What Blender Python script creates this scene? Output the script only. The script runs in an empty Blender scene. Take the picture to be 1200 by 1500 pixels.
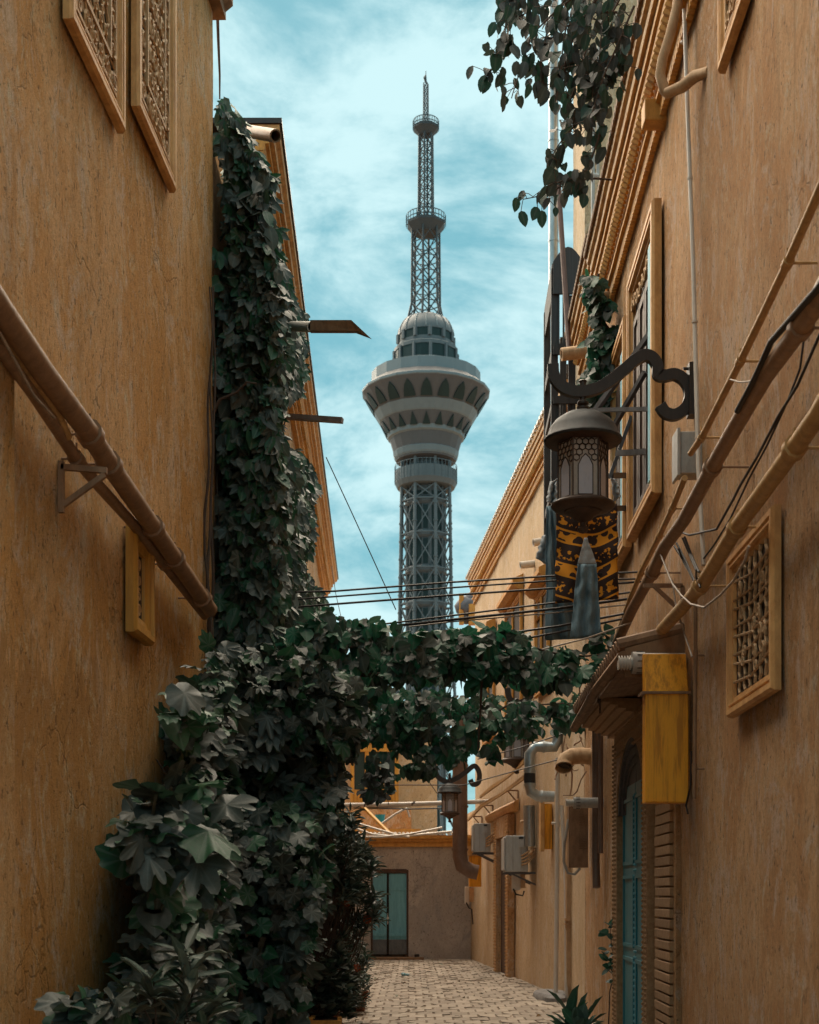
import bpy, math, random
import numpy as np
from mathutils import Vector, Matrix, noise as mnoise

# ------------------------------------------------------------------ camera, sky, sun, exposure
F, H, YH = 2100.0, 1.55, 1312.0          # focal length in photo pixels, eye height, horizon row
S = bpy.context.scene
COL = S.collection
cam_d = bpy.data.cameras.new('camera')
cam = bpy.data.objects.new('camera', cam_d)
COL.objects.link(cam)
cam.location = (0, 0, H)
cam.rotation_euler = (math.radians(90), 0, 0)
cam_d.sensor_fit = 'VERTICAL'
cam_d.sensor_height = 36.0
cam_d.lens = 36.0 * F / 1500.0
cam_d.shift_y = (YH - 750.0) / 1500.0
cam_d.clip_end = 4000
cam_d.dof.use_dof = True
cam_d.dof.focus_distance = 13.0
cam_d.dof.aperture_fstop = 5.0
S.camera = cam

SUN_EL, SUN_AZ = math.radians(58), math.radians(-24)     # azimuth from +Y towards +X
world = bpy.data.worlds.new('World')
S.world = world
world.use_nodes = True
wn, wl = world.node_tree.nodes, world.node_tree.links
bg = wn['Background']
bg.inputs['Strength'].default_value = 0.1
sky = wn.new('ShaderNodeTexSky')
sky.sky_type = 'NISHITA'
sky.sun_disc = False
sky.sun_elevation = SUN_EL
sky.sun_rotation = SUN_AZ
sky.dust_density = 2.0
tint = wn.new('ShaderNodeMix'); tint.data_type = 'RGBA'; tint.blend_type = 'MIX'
tint.inputs[0].default_value = 0.86
tint.inputs[7].default_value = (0.42, 1.85, 2.05, 1)           # teal cast of the air
wl.new(sky.outputs[0], tint.inputs[6])
tc = wn.new('ShaderNodeTexCoord')
mp = wn.new('ShaderNodeMapping'); mp.inputs['Scale'].default_value = (1.0, 0.8, 2.1)
mp.inputs['Location'].default_value = (3.4, 0.4, 1.9)
wl.new(tc.outputs['Generated'], mp.inputs[0])
n1 = wn.new('ShaderNodeTexNoise'); n1.inputs['Scale'].default_value = 5.2; n1.inputs['Detail'].default_value = 8
n1.inputs['Roughness'].default_value = 0.63; n1.inputs['Distortion'].default_value = 0.35
wl.new(mp.outputs[0], n1.inputs['Vector'])
n2 = wn.new('ShaderNodeTexNoise'); n2.inputs['Scale'].default_value = 9.0; n2.inputs['Detail'].default_value = 6
wl.new(mp.outputs[0], n2.inputs['Vector'])
ad = wn.new('ShaderNodeMath'); ad.operation = 'MULTIPLY_ADD'; ad.inputs[1].default_value = 0.35
wl.new(n2.outputs[0], ad.inputs[0]); wl.new(n1.outputs[0], ad.inputs[2])
cr = wn.new('ShaderNodeValToRGB')
cr.color_ramp.interpolation = 'EASE'
cr.color_ramp.elements[0].position = 0.53; cr.color_ramp.elements[0].color = (0, 0, 0, 1)
cr.color_ramp.elements[1].position = 0.79; cr.color_ramp.elements[1].color = (1, 1, 1, 1)
wl.new(ad.outputs[0], cr.inputs[0])
cm = wn.new('ShaderNodeMix'); cm.data_type = 'RGBA'
cm.inputs[7].default_value = (2.85, 4.05, 4.2, 1)
wl.new(cr.outputs[0], cm.inputs[0]); wl.new(tint.outputs[2], cm.inputs[6])
wl.new(cm.outputs[2], bg.inputs[0])

sun_d = bpy.data.lights.new('sun', 'SUN')
sun_d.energy = 4.6
sun_d.angle = math.radians(85)
sun_d.color = (1.0, 0.82, 0.62)
sun = bpy.data.objects.new('sun', sun_d)
COL.objects.link(sun)
sd = Vector((math.sin(SUN_AZ) * math.cos(SUN_EL), math.cos(SUN_AZ) * math.cos(SUN_EL), math.sin(SUN_EL)))
sun.rotation_euler = sd.to_track_quat('Z', 'Y').to_euler()
S.view_settings.view_transform = 'Standard'
S.view_settings.look = 'None'
S.view_settings.exposure = 1.22
S.view_settings.gamma = 1.0
S.view_settings.use_curve_mapping = False
S.render.engine = 'CYCLES'

# ------------------------------------------------------------------ helpers
rnd = random.Random(7)
ROOT = {}                                   # object name -> world origin of its thing
ZERO = Vector((0, 0, 0))

def tag(o, label=None, cat=None, group=None, kind=None):
    if label: o['label'] = label
    if cat: o['category'] = cat
    if group: o['group'] = group
    if kind: o['kind'] = kind
    return o

def thing(name, label, cat, loc=(0, 0, 0), group=None):
    o = bpy.data.objects.new(name, None)
    o.empty_display_size = 0.2
    COL.objects.link(o)
    o.location = loc
    ROOT[o.name] = Vector(loc)
    return tag(o, label, cat, group)

class MB:
    def __init__(s): s.v = []; s.f = []
    def add(s, vs, fs):
        b = len(s.v); s.v.extend([tuple(p) for p in vs]); s.f.extend([tuple(i + b for i in f) for f in fs]); return s
    def hexa(s, c):                          # 8 corners: bottom loop 0-3, top loop 4-7
        return s.add(c, [(0, 3, 2, 1), (4, 5, 6, 7), (0, 1, 5, 4), (1, 2, 6, 5), (2, 3, 7, 6), (3, 0, 4, 7)])
    def box(s, x0, x1, y0, y1, z0, z1):
        return s.hexa([(x0, y0, z0), (x1, y0, z0), (x1, y1, z0), (x0, y1, z0), (x0, y0, z1), (x1, y0, z1), (x1, y1, z1), (x0, y1, z1)])
    def bar(s, a, b, w, h=None, up=(0, 0, 1)):
        a, b = Vector(a), Vector(b); h = h or w
        d = (b - a).normalized(); u = Vector(up)
        if abs(d.dot(u)) > .98: u = Vector((0, 1, 0))
        r = d.cross(u).normalized() * w / 2; u = r.cross(d).normalized() * h / 2
        return s.hexa([a - r - u, a + r - u, b + r - u, b - r - u, a - r + u, a + r + u, b + r + u, b - r + u])
    def tube(s, pts, r, n=8, cap=True):
        pts = [Vector(p) for p in pts]
        m = len(pts); rs = r if isinstance(r, (list, tuple)) else [r] * m
        t = [(pts[min(i + 1, m - 1)] - pts[max(i - 1, 0)]).normalized() for i in range(m)]
        u = Vector((0, 0, 1)) if abs(t[0].z) < .9 else Vector((0, 1, 0))
        u = (u - t[0] * u.dot(t[0])).normalized()
        vs = []; fs = []
        for i in range(m):
            u = (u - t[i] * u.dot(t[i])).normalized(); w = t[i].cross(u)
            for k in range(n):
                a = 2 * math.pi * k / n
                vs.append(pts[i] + (u * math.cos(a) + w * math.sin(a)) * rs[i])
        for i in range(m - 1):
            for k in range(n):
                fs.append((i * n + k, i * n + (k + 1) % n, (i + 1) * n + (k + 1) % n, (i + 1) * n + k))
        if cap: fs += [tuple(range(n - 1, -1, -1)), tuple(range((m - 1) * n, m * n))]
        return s.add(vs, fs)
    def lathe(s, prof, c, n=24, rot=0.0, cap=True):      # prof [(r,z)] bottom to top
        vs = []; fs = []; m = len(prof)
        for r, z in prof:
            for k in range(n):
                a = 2 * math.pi * (k + rot) / n
                vs.append((c[0] + r * math.cos(a), c[1] + r * math.sin(a), c[2] + z))
        for i in range(m - 1):
            for k in range(n):
                fs.append((i * n + k, i * n + (k + 1) % n, (i + 1) * n + (k + 1) % n, (i + 1) * n + k))
        if cap: fs += [tuple(range(n - 1, -1, -1)), tuple(range((m - 1) * n, m * n))]
        return s.add(vs, fs)
    def ball(s, c, r, n=8, m=5, sz=1.0):
        pr = [(r * math.sin(math.pi * i / m), -r * sz * math.cos(math.pi * i / m)) for i in range(m + 1)]
        pr[0] = (r * .05, pr[0][1]); pr[-1] = (r * .05, pr[-1][1])
        return s.lathe(pr, c, n)
    def build(s, name, mat, parent=None, smooth=False, label=None, bevel=0):
        me = bpy.data.meshes.new(name)
        org = ROOT[parent.name] if parent else ZERO
        me.from_pydata([(p[0] - org.x, p[1] - org.y, p[2] - org.z) for p in s.v], [], s.f)
        me.update()
        if smooth:
            me.polygons.foreach_set('use_smooth', [True] * len(me.polygons))
            try: me.set_sharp_from_angle(angle=math.radians(40))
            except Exception: pass
        me.materials.append(mat)
        o = bpy.data.objects.new(name, me)
        COL.objects.link(o)
        if parent: o.parent = parent
        ROOT[o.name] = org
        if label: o['label'] = label
        if bevel:
            b = o.modifiers.new('bevel', 'BEVEL'); b.width = bevel; b.segments = 2; b.limit_method = 'ANGLE'
        return o

def P(x, y, Y): return Vector(((x - 600) / F * Y, Y, H + (YH - y) / F * Y))
# walls: (X at Y=0, slope dX/dY, sign towards the alley)
LW = (-2.2, 0.04762, 1); L2 = (-1.38, -0.022, 1); RW = (1.8, 0.02619, -1); RB = (3.712, -0.0632, -1)
def wp(W, Y, off, z): return Vector((W[0] + W[1] * Y + W[2] * off, Y, z))
def wy(W, x, off=0.0): return (W[0] + W[2] * off) / ((x - 600) / F - W[1])
def wq(W, x, y, off=0.0):                                   # the point on a wall seen at a photo pixel
    Y = wy(W, x, off); return Vector(((x - 600) / F * Y, Y, H + (YH - y) / F * Y))
def proj(p): return 600 + F * p[0] / p[1], YH - F * (p[2] - H) / p[1]
def wbox(mb, W, Y0, Y1, o0, o1, z0, z1):
    c = [wp(W, Y0, o0, z0), wp(W, Y0, o1, z0), wp(W, Y1, o1, z0), wp(W, Y1, o0, z0)]
    if W[2] < 0: c = c[::-1]
    return mb.hexa(c + [Vector((p.x, p.y, z1)) for p in c])
def wsweep(mb, W, prof, Y0, Y1, n=1, jit=0.0):              # profile [(off,z)] swept along a wall
    vs = []; m = len(prof)
    for i in range(n + 1):
        Y = Y0 + (Y1 - Y0) * i / n
        for o, z in prof:
            j = jit * (mnoise.noise(Vector((Y * 1.3, o * 3, z * 3))))
            vs.append(wp(W, Y, o + j, z + j))
    fs = []
    for i in range(n):
        for k in range(m): fs.append((i * m + k, i * m + (k + 1) % m, (i + 1) * m + (k + 1) % m, (i + 1) * m + k))
    fs += [tuple(range(m)), tuple(range(n * m, (n + 1) * m))]
    return mb.add(vs, fs)
def wframe(mb, W, Y0, Y1, z0, z1, prof):                    # mitred frame; prof [(inset, off)] closed loop
    m = len(prof); vs = []
    for k in range(4):
        for ins, off in prof:
            Y = (Y0 + ins, Y1 - ins, Y1 - ins, Y0 + ins)[k]; z = (z0 + ins, z0 + ins, z1 - ins, z1 - ins)[k]
            vs.append(wp(W, Y, off, z))
    fs = []
    for k in range(4):
        for i in range(m):
            fs.append((k * m + i, k * m + (i + 1) % m, ((k + 1) % 4) * m + (i + 1) % m, ((k + 1) % 4) * m + i))
    return mb.add(vs, fs)
FRAME = [(0, 0.0), (0, .035), (.015, .055), (.045, .055), (.05, .04), (.062, .04), (.067, .05), (.08, .05), (.085, .03), (.11, .03), (.12, .012), (.12, 0.0)]
def wtube(mb, W, pts, off, r, n=5): return mb.tube([wp(W, a, off, b) for a, b in pts], r, n)

def wallmesh(W, Y0, Y1, z0, z1, depth=4.0, res=.12, amp=.018, seed=0):
    mb = MB()
    ny = max(2, int((Y1 - Y0) / res)); nz = max(2, int((z1 - z0) / (res * 1.6)))
    vs = []; fs = []
    for i in range(ny + 1):
        for k in range(nz + 1):
            Y = Y0 + (Y1 - Y0) * i / ny; z = z0 + (z1 - z0) * k / nz
            d = amp * (mnoise.noise(Vector((Y * .9 + seed, z * .5, 3))) + .6 * mnoise.noise(Vector((Y * 2.6, z * 1.4, 8 + seed)))) - amp
            vs.append(wp(W, Y, d, z))
    for i in range(ny):
        for k in range(nz):
            q = (i * (nz + 1) + k, (i + 1) * (nz + 1) + k, (i + 1) * (nz + 1) + k + 1, i * (nz + 1) + k + 1)
            fs.append(q if W[2] > 0 else q[::-1])
    mb.add(vs, fs)
    def skirt(idx):
        a = [vs[i] for i in idx]; b = [v - Vector((W[2] * .12, 0, 0)) for v in a]
        mb.add(a + b, [(i, i + 1, len(a) + i + 1, len(a) + i) for i in range(len(a) - 1)])
    skirt([k for k in range(nz + 1)]); skirt([ny * (nz + 1) + k for k in range(nz + 1)])
    skirt([i * (nz + 1) + nz for i in range(ny + 1)])
    wbox(mb, W, Y0 + .004, Y1 - .004, -depth, -.06, z0, z1 - .004)
    return mb

# ------------------------------------------------------------------ materials
def nodemat(name):
    m = bpy.data.materials.new(name); m.use_nodes = True
    nt = m.node_tree
    return m, nt.nodes, nt.links, nt.nodes['Principled BSDF']
def mixc(N, L, fac, a, b, blend='MIX'):
    x = N.new('ShaderNodeMix'); x.data_type = 'RGBA'; x.blend_type = blend
    for v, i in ((fac, 0), (a, 6), (b, 7)):
        if hasattr(v, 'is_output') or isinstance(v, bpy.types.NodeSocket): L.new(v, x.inputs[i])
        elif i == 0: x.inputs[0].default_value = v
        else: x.inputs[i].default_value = (*v, 1)
    return x.outputs[2]
def tex(N, L, scale, sc3=(1, 1, 1), detail=6, rough=.6, dist=0.0, lo=.4, hi=.6, off=(0, 0, 0)):
    g = N.new('ShaderNodeNewGeometry'); mp_ = N.new('ShaderNodeMapping')
    mp_.inputs['Scale'].default_value = sc3; mp_.inputs['Location'].default_value = off
    L.new(g.outputs['Position'], mp_.inputs[0])
    n = N.new('ShaderNodeTexNoise'); n.inputs['Scale'].default_value = scale; n.inputs['Detail'].default_value = detail
    n.inputs['Roughness'].default_value = rough; n.inputs['Distortion'].default_value = dist
    L.new(mp_.outputs[0], n.inputs['Vector'])
    r = N.new('ShaderNodeMapRange'); r.interpolation_type = 'SMOOTHSTEP'
    r.inputs[1].default_value = lo; r.inputs[2].default_value = hi
    L.new(n.outputs[0], r.inputs[0])
    return r.outputs[0], n.outputs[0]
def mul(N, L, a, b):
    m = N.new('ShaderNodeMath'); m.operation = 'MULTIPLY'
    for v, i in ((a, 0), (b, 1)):
        if isinstance(v, bpy.types.NodeSocket): L.new(v, m.inputs[i])
        else: m.inputs[i].default_value = v
    return m.outputs[0]
def addn(N, L, a, b):
    m = N.new('ShaderNodeMath'); m.operation = 'ADD'
    for v, i in ((a, 0), (b, 1)):
        if isinstance(v, bpy.types.NodeSocket): L.new(v, m.inputs[i])
        else: m.inputs[i].default_value = v
    return m.outputs[0]
def bump(N, L, bs, h, dist=.01, strength=.6):
    b = N.new('ShaderNodeBump'); b.inputs['Distance'].default_value = dist; b.inputs['Strength'].default_value = strength
    L.new(h, b.inputs['Height']); L.new(b.outputs[0], bs.inputs['Normal'])

def stucco(name, c1, c2, c3, dark, off=(0, 0, 0), bumpd=.012, strawamt=.55, stain=None):
    """mud plaster: broad patches, vertical wash streaks, chopped straw, pits, hairline cracks"""
    m, N, L, bs = nodemat(name)
    big, bigr = tex(N, L, .8, (1, 1, .6), 6, .65, .8, .44, .58, off)
    streak, sr = tex(N, L, 3.6, (1, 1, .55), 9, .78, .8, .47, .60, off)
    grey, _ = tex(N, L, 2.4, (1, 1, .7), 9, .78, .8, .50, .60, (off[0] + 5, 9, 2))
    straw, st = tex(N, L, 15, (1, 1, .75), 8, .88, .4, .50, .62, off)
    lite, lt = tex(N, L, 7, (1, 1, .6), 9, .88, .6, .52, .64, (off[0] + 2, 3, 5))
    spk, _ = tex(N, L, 34, (1, 1, .55), 3, .6, .8, .61, .67, (3, off[0], 1))
    drip, _ = tex(N, L, 5.0, (1, 1, .07), 5, .65, .1, .57, .68, (off[0], 7, 0))
    fine, fr = tex(N, L, 70, (1, 1, .9), 5, .9, 0, .42, .58)
    g = N.new('ShaderNodeNewGeometry'); mp_ = N.new('ShaderNodeMapping'); mp_.inputs['Scale'].default_value = (1, 1, .6)
    L.new(g.outputs['Position'], mp_.inputs[0])
    wob = N.new('ShaderNodeTexNoise'); wob.inputs['Scale'].default_value = 4; wob.inputs['Detail'].default_value = 6
    L.new(g.outputs['Position'], wob.inputs['Vector'])
    wv = mixc(N, L, .22, mp_.outputs[0], wob.outputs[1])
    vo = N.new('ShaderNodeTexVoronoi'); vo.feature = 'DISTANCE_TO_EDGE'; vo.inputs['Scale'].default_value = 1.6; L.new(wv, vo.inputs['Vector'])
    ck = N.new('ShaderNodeMapRange'); ck.inputs[1].default_value = .0; ck.inputs[2].default_value = .010; ck.inputs[3].default_value = 1; ck.inputs[4].default_value = 0; L.new(vo.outputs['Distance'], ck.inputs[0])
    cmask, _ = tex(N, L, .9, (1, 1, 1), 2, .5, 0, .50, .58, (off[0] + 9, 1, 1))
    crack = mul(N, L, ck.outputs[0], cmask)
    c = mixc(N, L, big, c1, c2)
    c = mixc(N, L, mul(N, L, grey, .95), c, c3)
    c = mixc(N, L, mul(N, L, streak, .7), c, c2)
    c = mixc(N, L, mul(N, L, straw, strawamt * 1.0), c, dark)
    if stain:                                            # old rising damp mark with a ragged upper edge
        sp_ = N.new('ShaderNodeSeparateXYZ'); g2 = N.new('ShaderNodeNewGeometry'); L.new(g2.outputs['Position'], sp_.inputs[0])
        _, wn_ = tex(N, L, 2.4, (1, 1, .25), 5, .7, .3, 0, 1, (6, 6, 6))
        h_ = addn(N, L, addn(N, L, mul(N, L, sp_.outputs[2], -1.0), stain[0]), mul(N, L, addn(N, L, wn_, -.5), 2.4))
        s1 = N.new('ShaderNodeMapRange'); s1.inputs[1].default_value = 0; s1.inputs[2].default_value = .03; L.new(h_, s1.inputs[0])
        s2 = N.new('ShaderNodeMapRange'); s2.inputs[1].default_value = stain[1]; s2.inputs[2].default_value = stain[1] - .9; L.new(sp_.outputs[1], s2.inputs[0])
        s3 = N.new('ShaderNodeMapRange'); s3.inputs[1].default_value = 1.3; s3.inputs[2].default_value = 2.9; L.new(sp_.outputs[2], s3.inputs[0])
        c = mixc(N, L, mul(N, L, mul(N, L, mul(N, L, s1.outputs[0], s2.outputs[0]), s3.outputs[0]), .75), c, tuple(.62 * v for v in c2))
    c = mixc(N, L, mul(N, L, lite, .6), c, tuple(min(.8, 1.3 * v) for v in c3))
    c = mixc(N, L, mul(N, L, drip, .34), c, dark)
    c = mixc(N, L, mul(N, L, spk, .8), c, tuple(.35 * v for v in dark))
    c = mixc(N, L, mul(N, L, crack, .40), c, tuple(.3 * v for v in dark))
    c = mixc(N, L, mul(N, L, fine, .42), c, tuple(.62 * v for v in c2))
    L.new(c, bs.inputs['Base Color'])
    bs.inputs['Roughness'].default_value = .92
    bs.inputs['Specular IOR Level'].default_value = .2
    hgt = addn(N, L, mul(N, L, st, 1.0), mul(N, L, sr, 1.8))
    hgt = addn(N, L, hgt, mul(N, L, fr, .35))
    hgt = addn(N, L, hgt, mul(N, L, spk, -.5))
    hgt = addn(N, L, hgt, mul(N, L, crack, -.6))
    bump(N, L, bs, hgt, bumpd, 1.0)
    return m
def simple(name, c, c2=None, rough=.7, metal=0.0, scale=12, sc3=(1, 1, .4), bumpd=.003, spec=.4, grain=.8, lo=.35, hi=.68, var=0.0):
    m, N, L, bs = nodemat(name)
    c2 = c2 or tuple(v * .55 for v in c)
    a, ar = tex(N, L, scale, sc3, 7, .65, .3, lo, hi)
    b, br = tex(N, L, scale * 6, sc3, 4, .7, 0, .45, .75, (4, 4, 4))
    col = mixc(N, L, mul(N, L, a, grain), c, c2)
    col = mixc(N, L, mul(N, L, b, .3 * grain), col, tuple(v * .4 for v in c2))
    if var:
        g = N.new('ShaderNodeNewGeometry'); oi = N.new('ShaderNodeObjectInfo'); fr = N.new('ShaderNodeMath'); fr.operation = 'FRACT'
        L.new(addn(N, L, g.outputs['Random Per Island'], oi.outputs['Random']), fr.inputs[0])
        col = mixc(N, L, mul(N, L, fr.outputs[0], var), col, tuple(v * .35 for v in c2))
    L.new(col, bs.inputs['Base Color'])
    bs.inputs['Roughness'].default_value = rough; bs.inputs['Metallic'].default_value = metal
    bs.inputs['Specular IOR Level'].default_value = spec
    bump(N, L, bs, addn(N, L, ar, mul(N, L, br, .4)), bumpd, .7)
    return m
def leafmat(name, c1, c2, green, gfrac=.22, trans=.25, rough=.50):
    m, N, L, bs = nodemat(name)
    g = N.new('ShaderNodeNewGeometry'); oi = N.new('ShaderNodeObjectInfo')
    s = addn(N, L, g.outputs['Random Per Island'], oi.outputs['Random'])
    fr = N.new('ShaderNodeMath'); fr.operation = 'FRACT'; L.new(s, fr.inputs[0])
    c = mixc(N, L, fr.outputs[0], c1, c2)
    th = N.new('ShaderNodeMath'); th.operation = 'FRACT'
    L.new(mul(N, L, fr.outputs[0], 7.31), th.inputs[0])
    lt = N.new('ShaderNodeMath'); lt.operation = 'LESS_THAN'; lt.inputs[1].default_value = gfrac
    L.new(th.outputs[0], lt.inputs[0])
    c = mixc(N, L, lt.outputs[0], c, green)
    v, vr = tex(N, L, 45, (1, 1, 1), 4, .6, .5, .35, .7)
    c = mixc(N, L, mul(N, L, v, .45), c, tuple(.5 * q for q in c1))
    at = N.new('ShaderNodeAttribute'); at.attribute_name = 'rib'
    pw = N.new('ShaderNodeMath'); pw.operation = 'POWER'; pw.inputs[1].default_value = 7.0; L.new(at.outputs['Fac'], pw.inputs[0])
    c = mixc(N, L, mul(N, L, pw.outputs[0], .28), c, tuple(min(1, 2.4 * q + .03) for q in c1))
    L.new(c, bs.inputs['Base Color'])
    bs.inputs['Roughness'].default_value = rough
    bs.inputs['Specular IOR Level'].default_value = .35
    bump(N, L, bs, vr, .003, .6)
    tr = N.new('ShaderNodeBsdfTranslucent'); L.new(mixc(N, L, .6, c, green), tr.inputs[0])
    mx = N.new('ShaderNodeMixShader'); mx.inputs[0].default_value = trans
    out = N['Material Output']
    L.new(bs.outputs[0], mx.inputs[1]); L.new(tr.outputs[0], mx.inputs[2]); L.new(mx.outputs[0], out.inputs[0])
    return m

M = {}
M['stucco_l'] = stucco('ochre_mud_plaster', (.85, .490, .215), (.72, .350, .095), (.80, .60, .42), (.44, .23, .09), (0, 0, 0), .035, .55, (2.8, 9.0))
M['stucco_r'] = stucco('tan_straw_plaster', (.79, .490, .265), (.66, .345, .150), (.78, .595, .46), (.34, .185, .08), (11, 0, 0), .045)
M['stucco_c'] = stucco('cream_plaster', (.66, .49, .32), (.58, .41, .25), (.66, .54, .42), (.42, .27, .155), (21, 0, 0), .010, .45)
M['stucco_g'] = stucco('grey_render', (.58, .51, .46), (.45, .39, .35), (.36, .335, .325), (.26, .22, .19), (31, 0, 0), .012, .5)
M['trim'] = simple('ochre_painted_trim', (.62, .305, .068), (.40, .17, .035), .65, scale=9)
M['trim_l'] = simple('tan_painted_trim', (.66, .38, .15), (.42, .20, .065), .6, scale=9)
M['trim_y'] = simple('yellow_painted_wood', (.56, .29, .05), (.38, .18, .035), .5, scale=6, sc3=(3, 3, .35))
M['box_y'] = simple('yellow_painted_steel', (.84, .36, .020), (.52, .20, .012), .5, scale=6, sc3=(3, 3, .22), bumpd=.003, grain=1.0, lo=.45, hi=.62)
M['lattice'] = simple('carved_wood', (.52, .32, .155), (.30, .165, .075), .7, scale=18)
M['lattice_r'] = simple('worn_plaster_lattice', (.50, .34, .20), (.28, .17, .09), .8, scale=20)
M['dark'] = simple('recess_shade_and_dark_parts', (.045, .028, .020), (.025, .018, .014), .8)  # near-black brown: shade of openings put into colour; also plain dark parts
M['brownwood'] = simple('brown_shutter_wood', (.085, .045, .030), (.05, .028, .018), .6, scale=8, sc3=(3, 3, .2))
M['oldwood'] = simple('weathered_board', (.060, .052, .052), (.035, .030, .030), .75, scale=8, sc3=(4, 4, .2))
M['redwood'] = simple('red_brown_pole', (.16, .075, .055), None, .6)
M['woodbeam'] = simple('rough_wood_beam', (.27, .155, .085), (.15, .08, .042), .8, scale=8)
M['pipe_b'] = simple('brown_painted_pipe', (.30, .175, .10), (.18, .10, .055), .5, scale=14)
M['pipe_o'] = simple('ochre_painted_pipe', (.50, .30, .12), (.32, .18, .07), .55, scale=14)
M['clay'] = simple('clay_spout', (.55, .36, .21), (.38, .22, .11), .75, scale=14)
M['pvc'] = simple('white_pvc', (.62, .56, .50), (.45, .38, .32), .4, scale=9, grain=.5)
M['pvcg'] = simple('grey_plastic', (.42, .40, .38), (.28, .25, .22), .45, scale=9)
M['zinc'] = simple('galvanised_duct', (.42, .46, .48), (.26, .28, .29), .38, .75, scale=6, bumpd=.002)
M['zincb'] = simple('rusty_duct', (.22, .15, .12), (.14, .09, .07), .5, .4, scale=7)
M['iron'] = simple('dark_iron', (.040, .030, .026), (.025, .019, .017), .45, .2, scale=14, spec=.5)
M['ironc'] = simple('lantern_cap_metal', (.028, .033, .037), (.02, .018, .018), .6, 0.0, scale=10)
M['copper'] = simple('lantern_brown_metal', (.075, .042, .027), (.04, .023, .016), .6, 0.0, scale=16)
M['steel'] = simple('grey_steel_bar', (.13, .13, .14), (.08, .07, .07), .5, .3)
M['lampglass'] = simple('frosted_lamp_panel', (.42, .41, .46), (.36, .35, .40), .35, grain=.4)
M['hexglass'] = simple('amber_lattice_glass', (.40, .33, .28), (.28, .21, .16), .35, grain=.6)
M['black'] = simple('black_rubber', (.02, .02, .022), (.012, .012, .013), .5)
M['wire'] = simple('cable_dark', (.030, .022, .020), None, .6)
M['wirel'] = simple('cable_pale', (.38, .30, .24), None, .6)
M['ac'] = simple('aircon_casing', (.46, .47, .47), (.33, .32, .31), .45, scale=7, grain=.5)
M['teal'] = simple('teal_painted_door', (.022, .20, .255), (.016, .14, .185), .5, scale=6, sc3=(3, 3, .3), bumpd=.002)
M['tealp'] = simple('faded_teal_shutter', (.17, .44, .54), (.12, .32, .41), .6, scale=6, sc3=(3, 3, .3))
M['doorgrey'] = simple('grey_door_kickboard', (.16, .17, .18), None, .6)
M['stone'] = simple('dark_carved_stone', (.085, .078, .078), (.045, .04, .04), .7, scale=20)
M['brick'] = simple('sun_dried_brick', (.44, .27, .145), (.30, .165, .08), .9, scale=22, sc3=(1, 1, 1), bumpd=.008, var=.3)
M['pave'] = simple('dusty_paving_brick', (.46, .385, .315), (.32, .26, .205), .9, scale=5, sc3=(1, 1, 1), bumpd=.010, var=.45)
M['joint'] = simple('sandy_joint', (.20, .145, .105), None, .95, scale=20)
M['terra'] = simple('terracotta', (.22, .085, .045), (.12, .05, .03), .8, scale=15)
M['soil'] = simple('earth', (.20, .14, .09), (.13, .085, .055), .95, scale=2, sc3=(1, 1, 1), bumpd=.02)
M['blue'] = simple('slate_blue_cloth', (.15, .225, .27), (.11, .17, .21), .9, scale=60)
M['pale'] = simple('pale_grey_cloth', (.36, .38, .40), (.28, .30, .32), .9, scale=60)
M['rooftile'] = simple('brown_roof_tile', (.26, .155, .09), (.15, .09, .055), .8, scale=15)
M['tower'] = simple('tower_cladding', (.115, .13, .14), (.09, .105, .115), .5, scale=.25, grain=.5)
M['towerd'] = simple('tower_warm_panel', (.098, .092, .094), (.08, .075, .078), .55, scale=.25, grain=.5)
M['towerl'] = simple('tower_pale_band', (.165, .195, .21), (.135, .16, .175), .5, scale=.25, grain=.5)
M['towerg'] = simple('tower_glass', (.014, .030, .030), (.02, .042, .042), .45, scale=.8, spec=.25)
M['mast'] = simple('mast_steel', (.07, .078, .085), None, .6)
M['stem'] = simple('vine_stem', (.085, .052, .036), (.05, .032, .024), .85, scale=30)
M['leaf'] = leafmat('vine_leaf', (.084, .096, .085), (.026, .036, .031), (.018, .085, .036), .28, .14)
M['leafd'] = leafmat('creeper_leaf', (.100, .112, .094), (.022, .032, .026), (.015, .080, .036), .34, .15)
M['leafc'] = leafmat('canopy_leaf', (.085, .095, .082), (.034, .042, .034), (.014, .105, .055), .5, .35)
M['leafs'] = leafmat('hanging_leaf', (.075, .070, .066), (.030, .034, .032), (.018, .060, .040), .3, .22)
M['leafo'] = leafmat('oleander_leaf', (.13, .15, .12), (.05, .062, .048), (.020, .062, .042), .3, .15)
M['agave'] = leafmat('strap_leaf', (.040, .085, .065), (.025, .055, .045), (.02, .09, .05), .4, .15)
M['flower'] = simple('orange_flower', (.50, .10, .03), None, .7)
# ------------------------------------------------------------------ ground and paving
g = MB(); g.box(-900, 900, -30, 1500, -.6, -.03)
tag(g.build('ground', M['soil']), kind='structure')
pv = MB(); pv.box(-4.5, 5.2, 2, 36, -.3, -.012)
pave = tag(pv.build('pavement', M['joint']), kind='structure')
near, rest = [], MB()
bricks = []
yy = 12.5; row = 0
while yy < 35.2:
    ln = .40; xx = -1.6 + (row % 2) * .11
    while xx < 2.7:
        w = .215
        bricks.append((xx, yy, w, ln)); xx += w + .012
    yy += ln + .014; row += 1
def brick_vs(x, y, w, l, r):
    z = [.001 + r.uniform(-.012, .010) for _ in range(4)]
    a = r.uniform(.004, .018)
    b = [(x, y), (x + w, y), (x + w, y + l), (x, y + l)]
    t = [(x + a, y + a, z[0]), (x + w - a, y + a, z[1]), (x + w - a, y + l - a, z[2]), (x + a, y + l - a, z[3])]
    return [(p[0], p[1], -.06) for p in b] + t
vis = [b for b in bricks if 16.6 < b[1] < 35 and -.9 < b[0] < 2.45]
vis.sort(key=lambda b: b[1])
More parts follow.
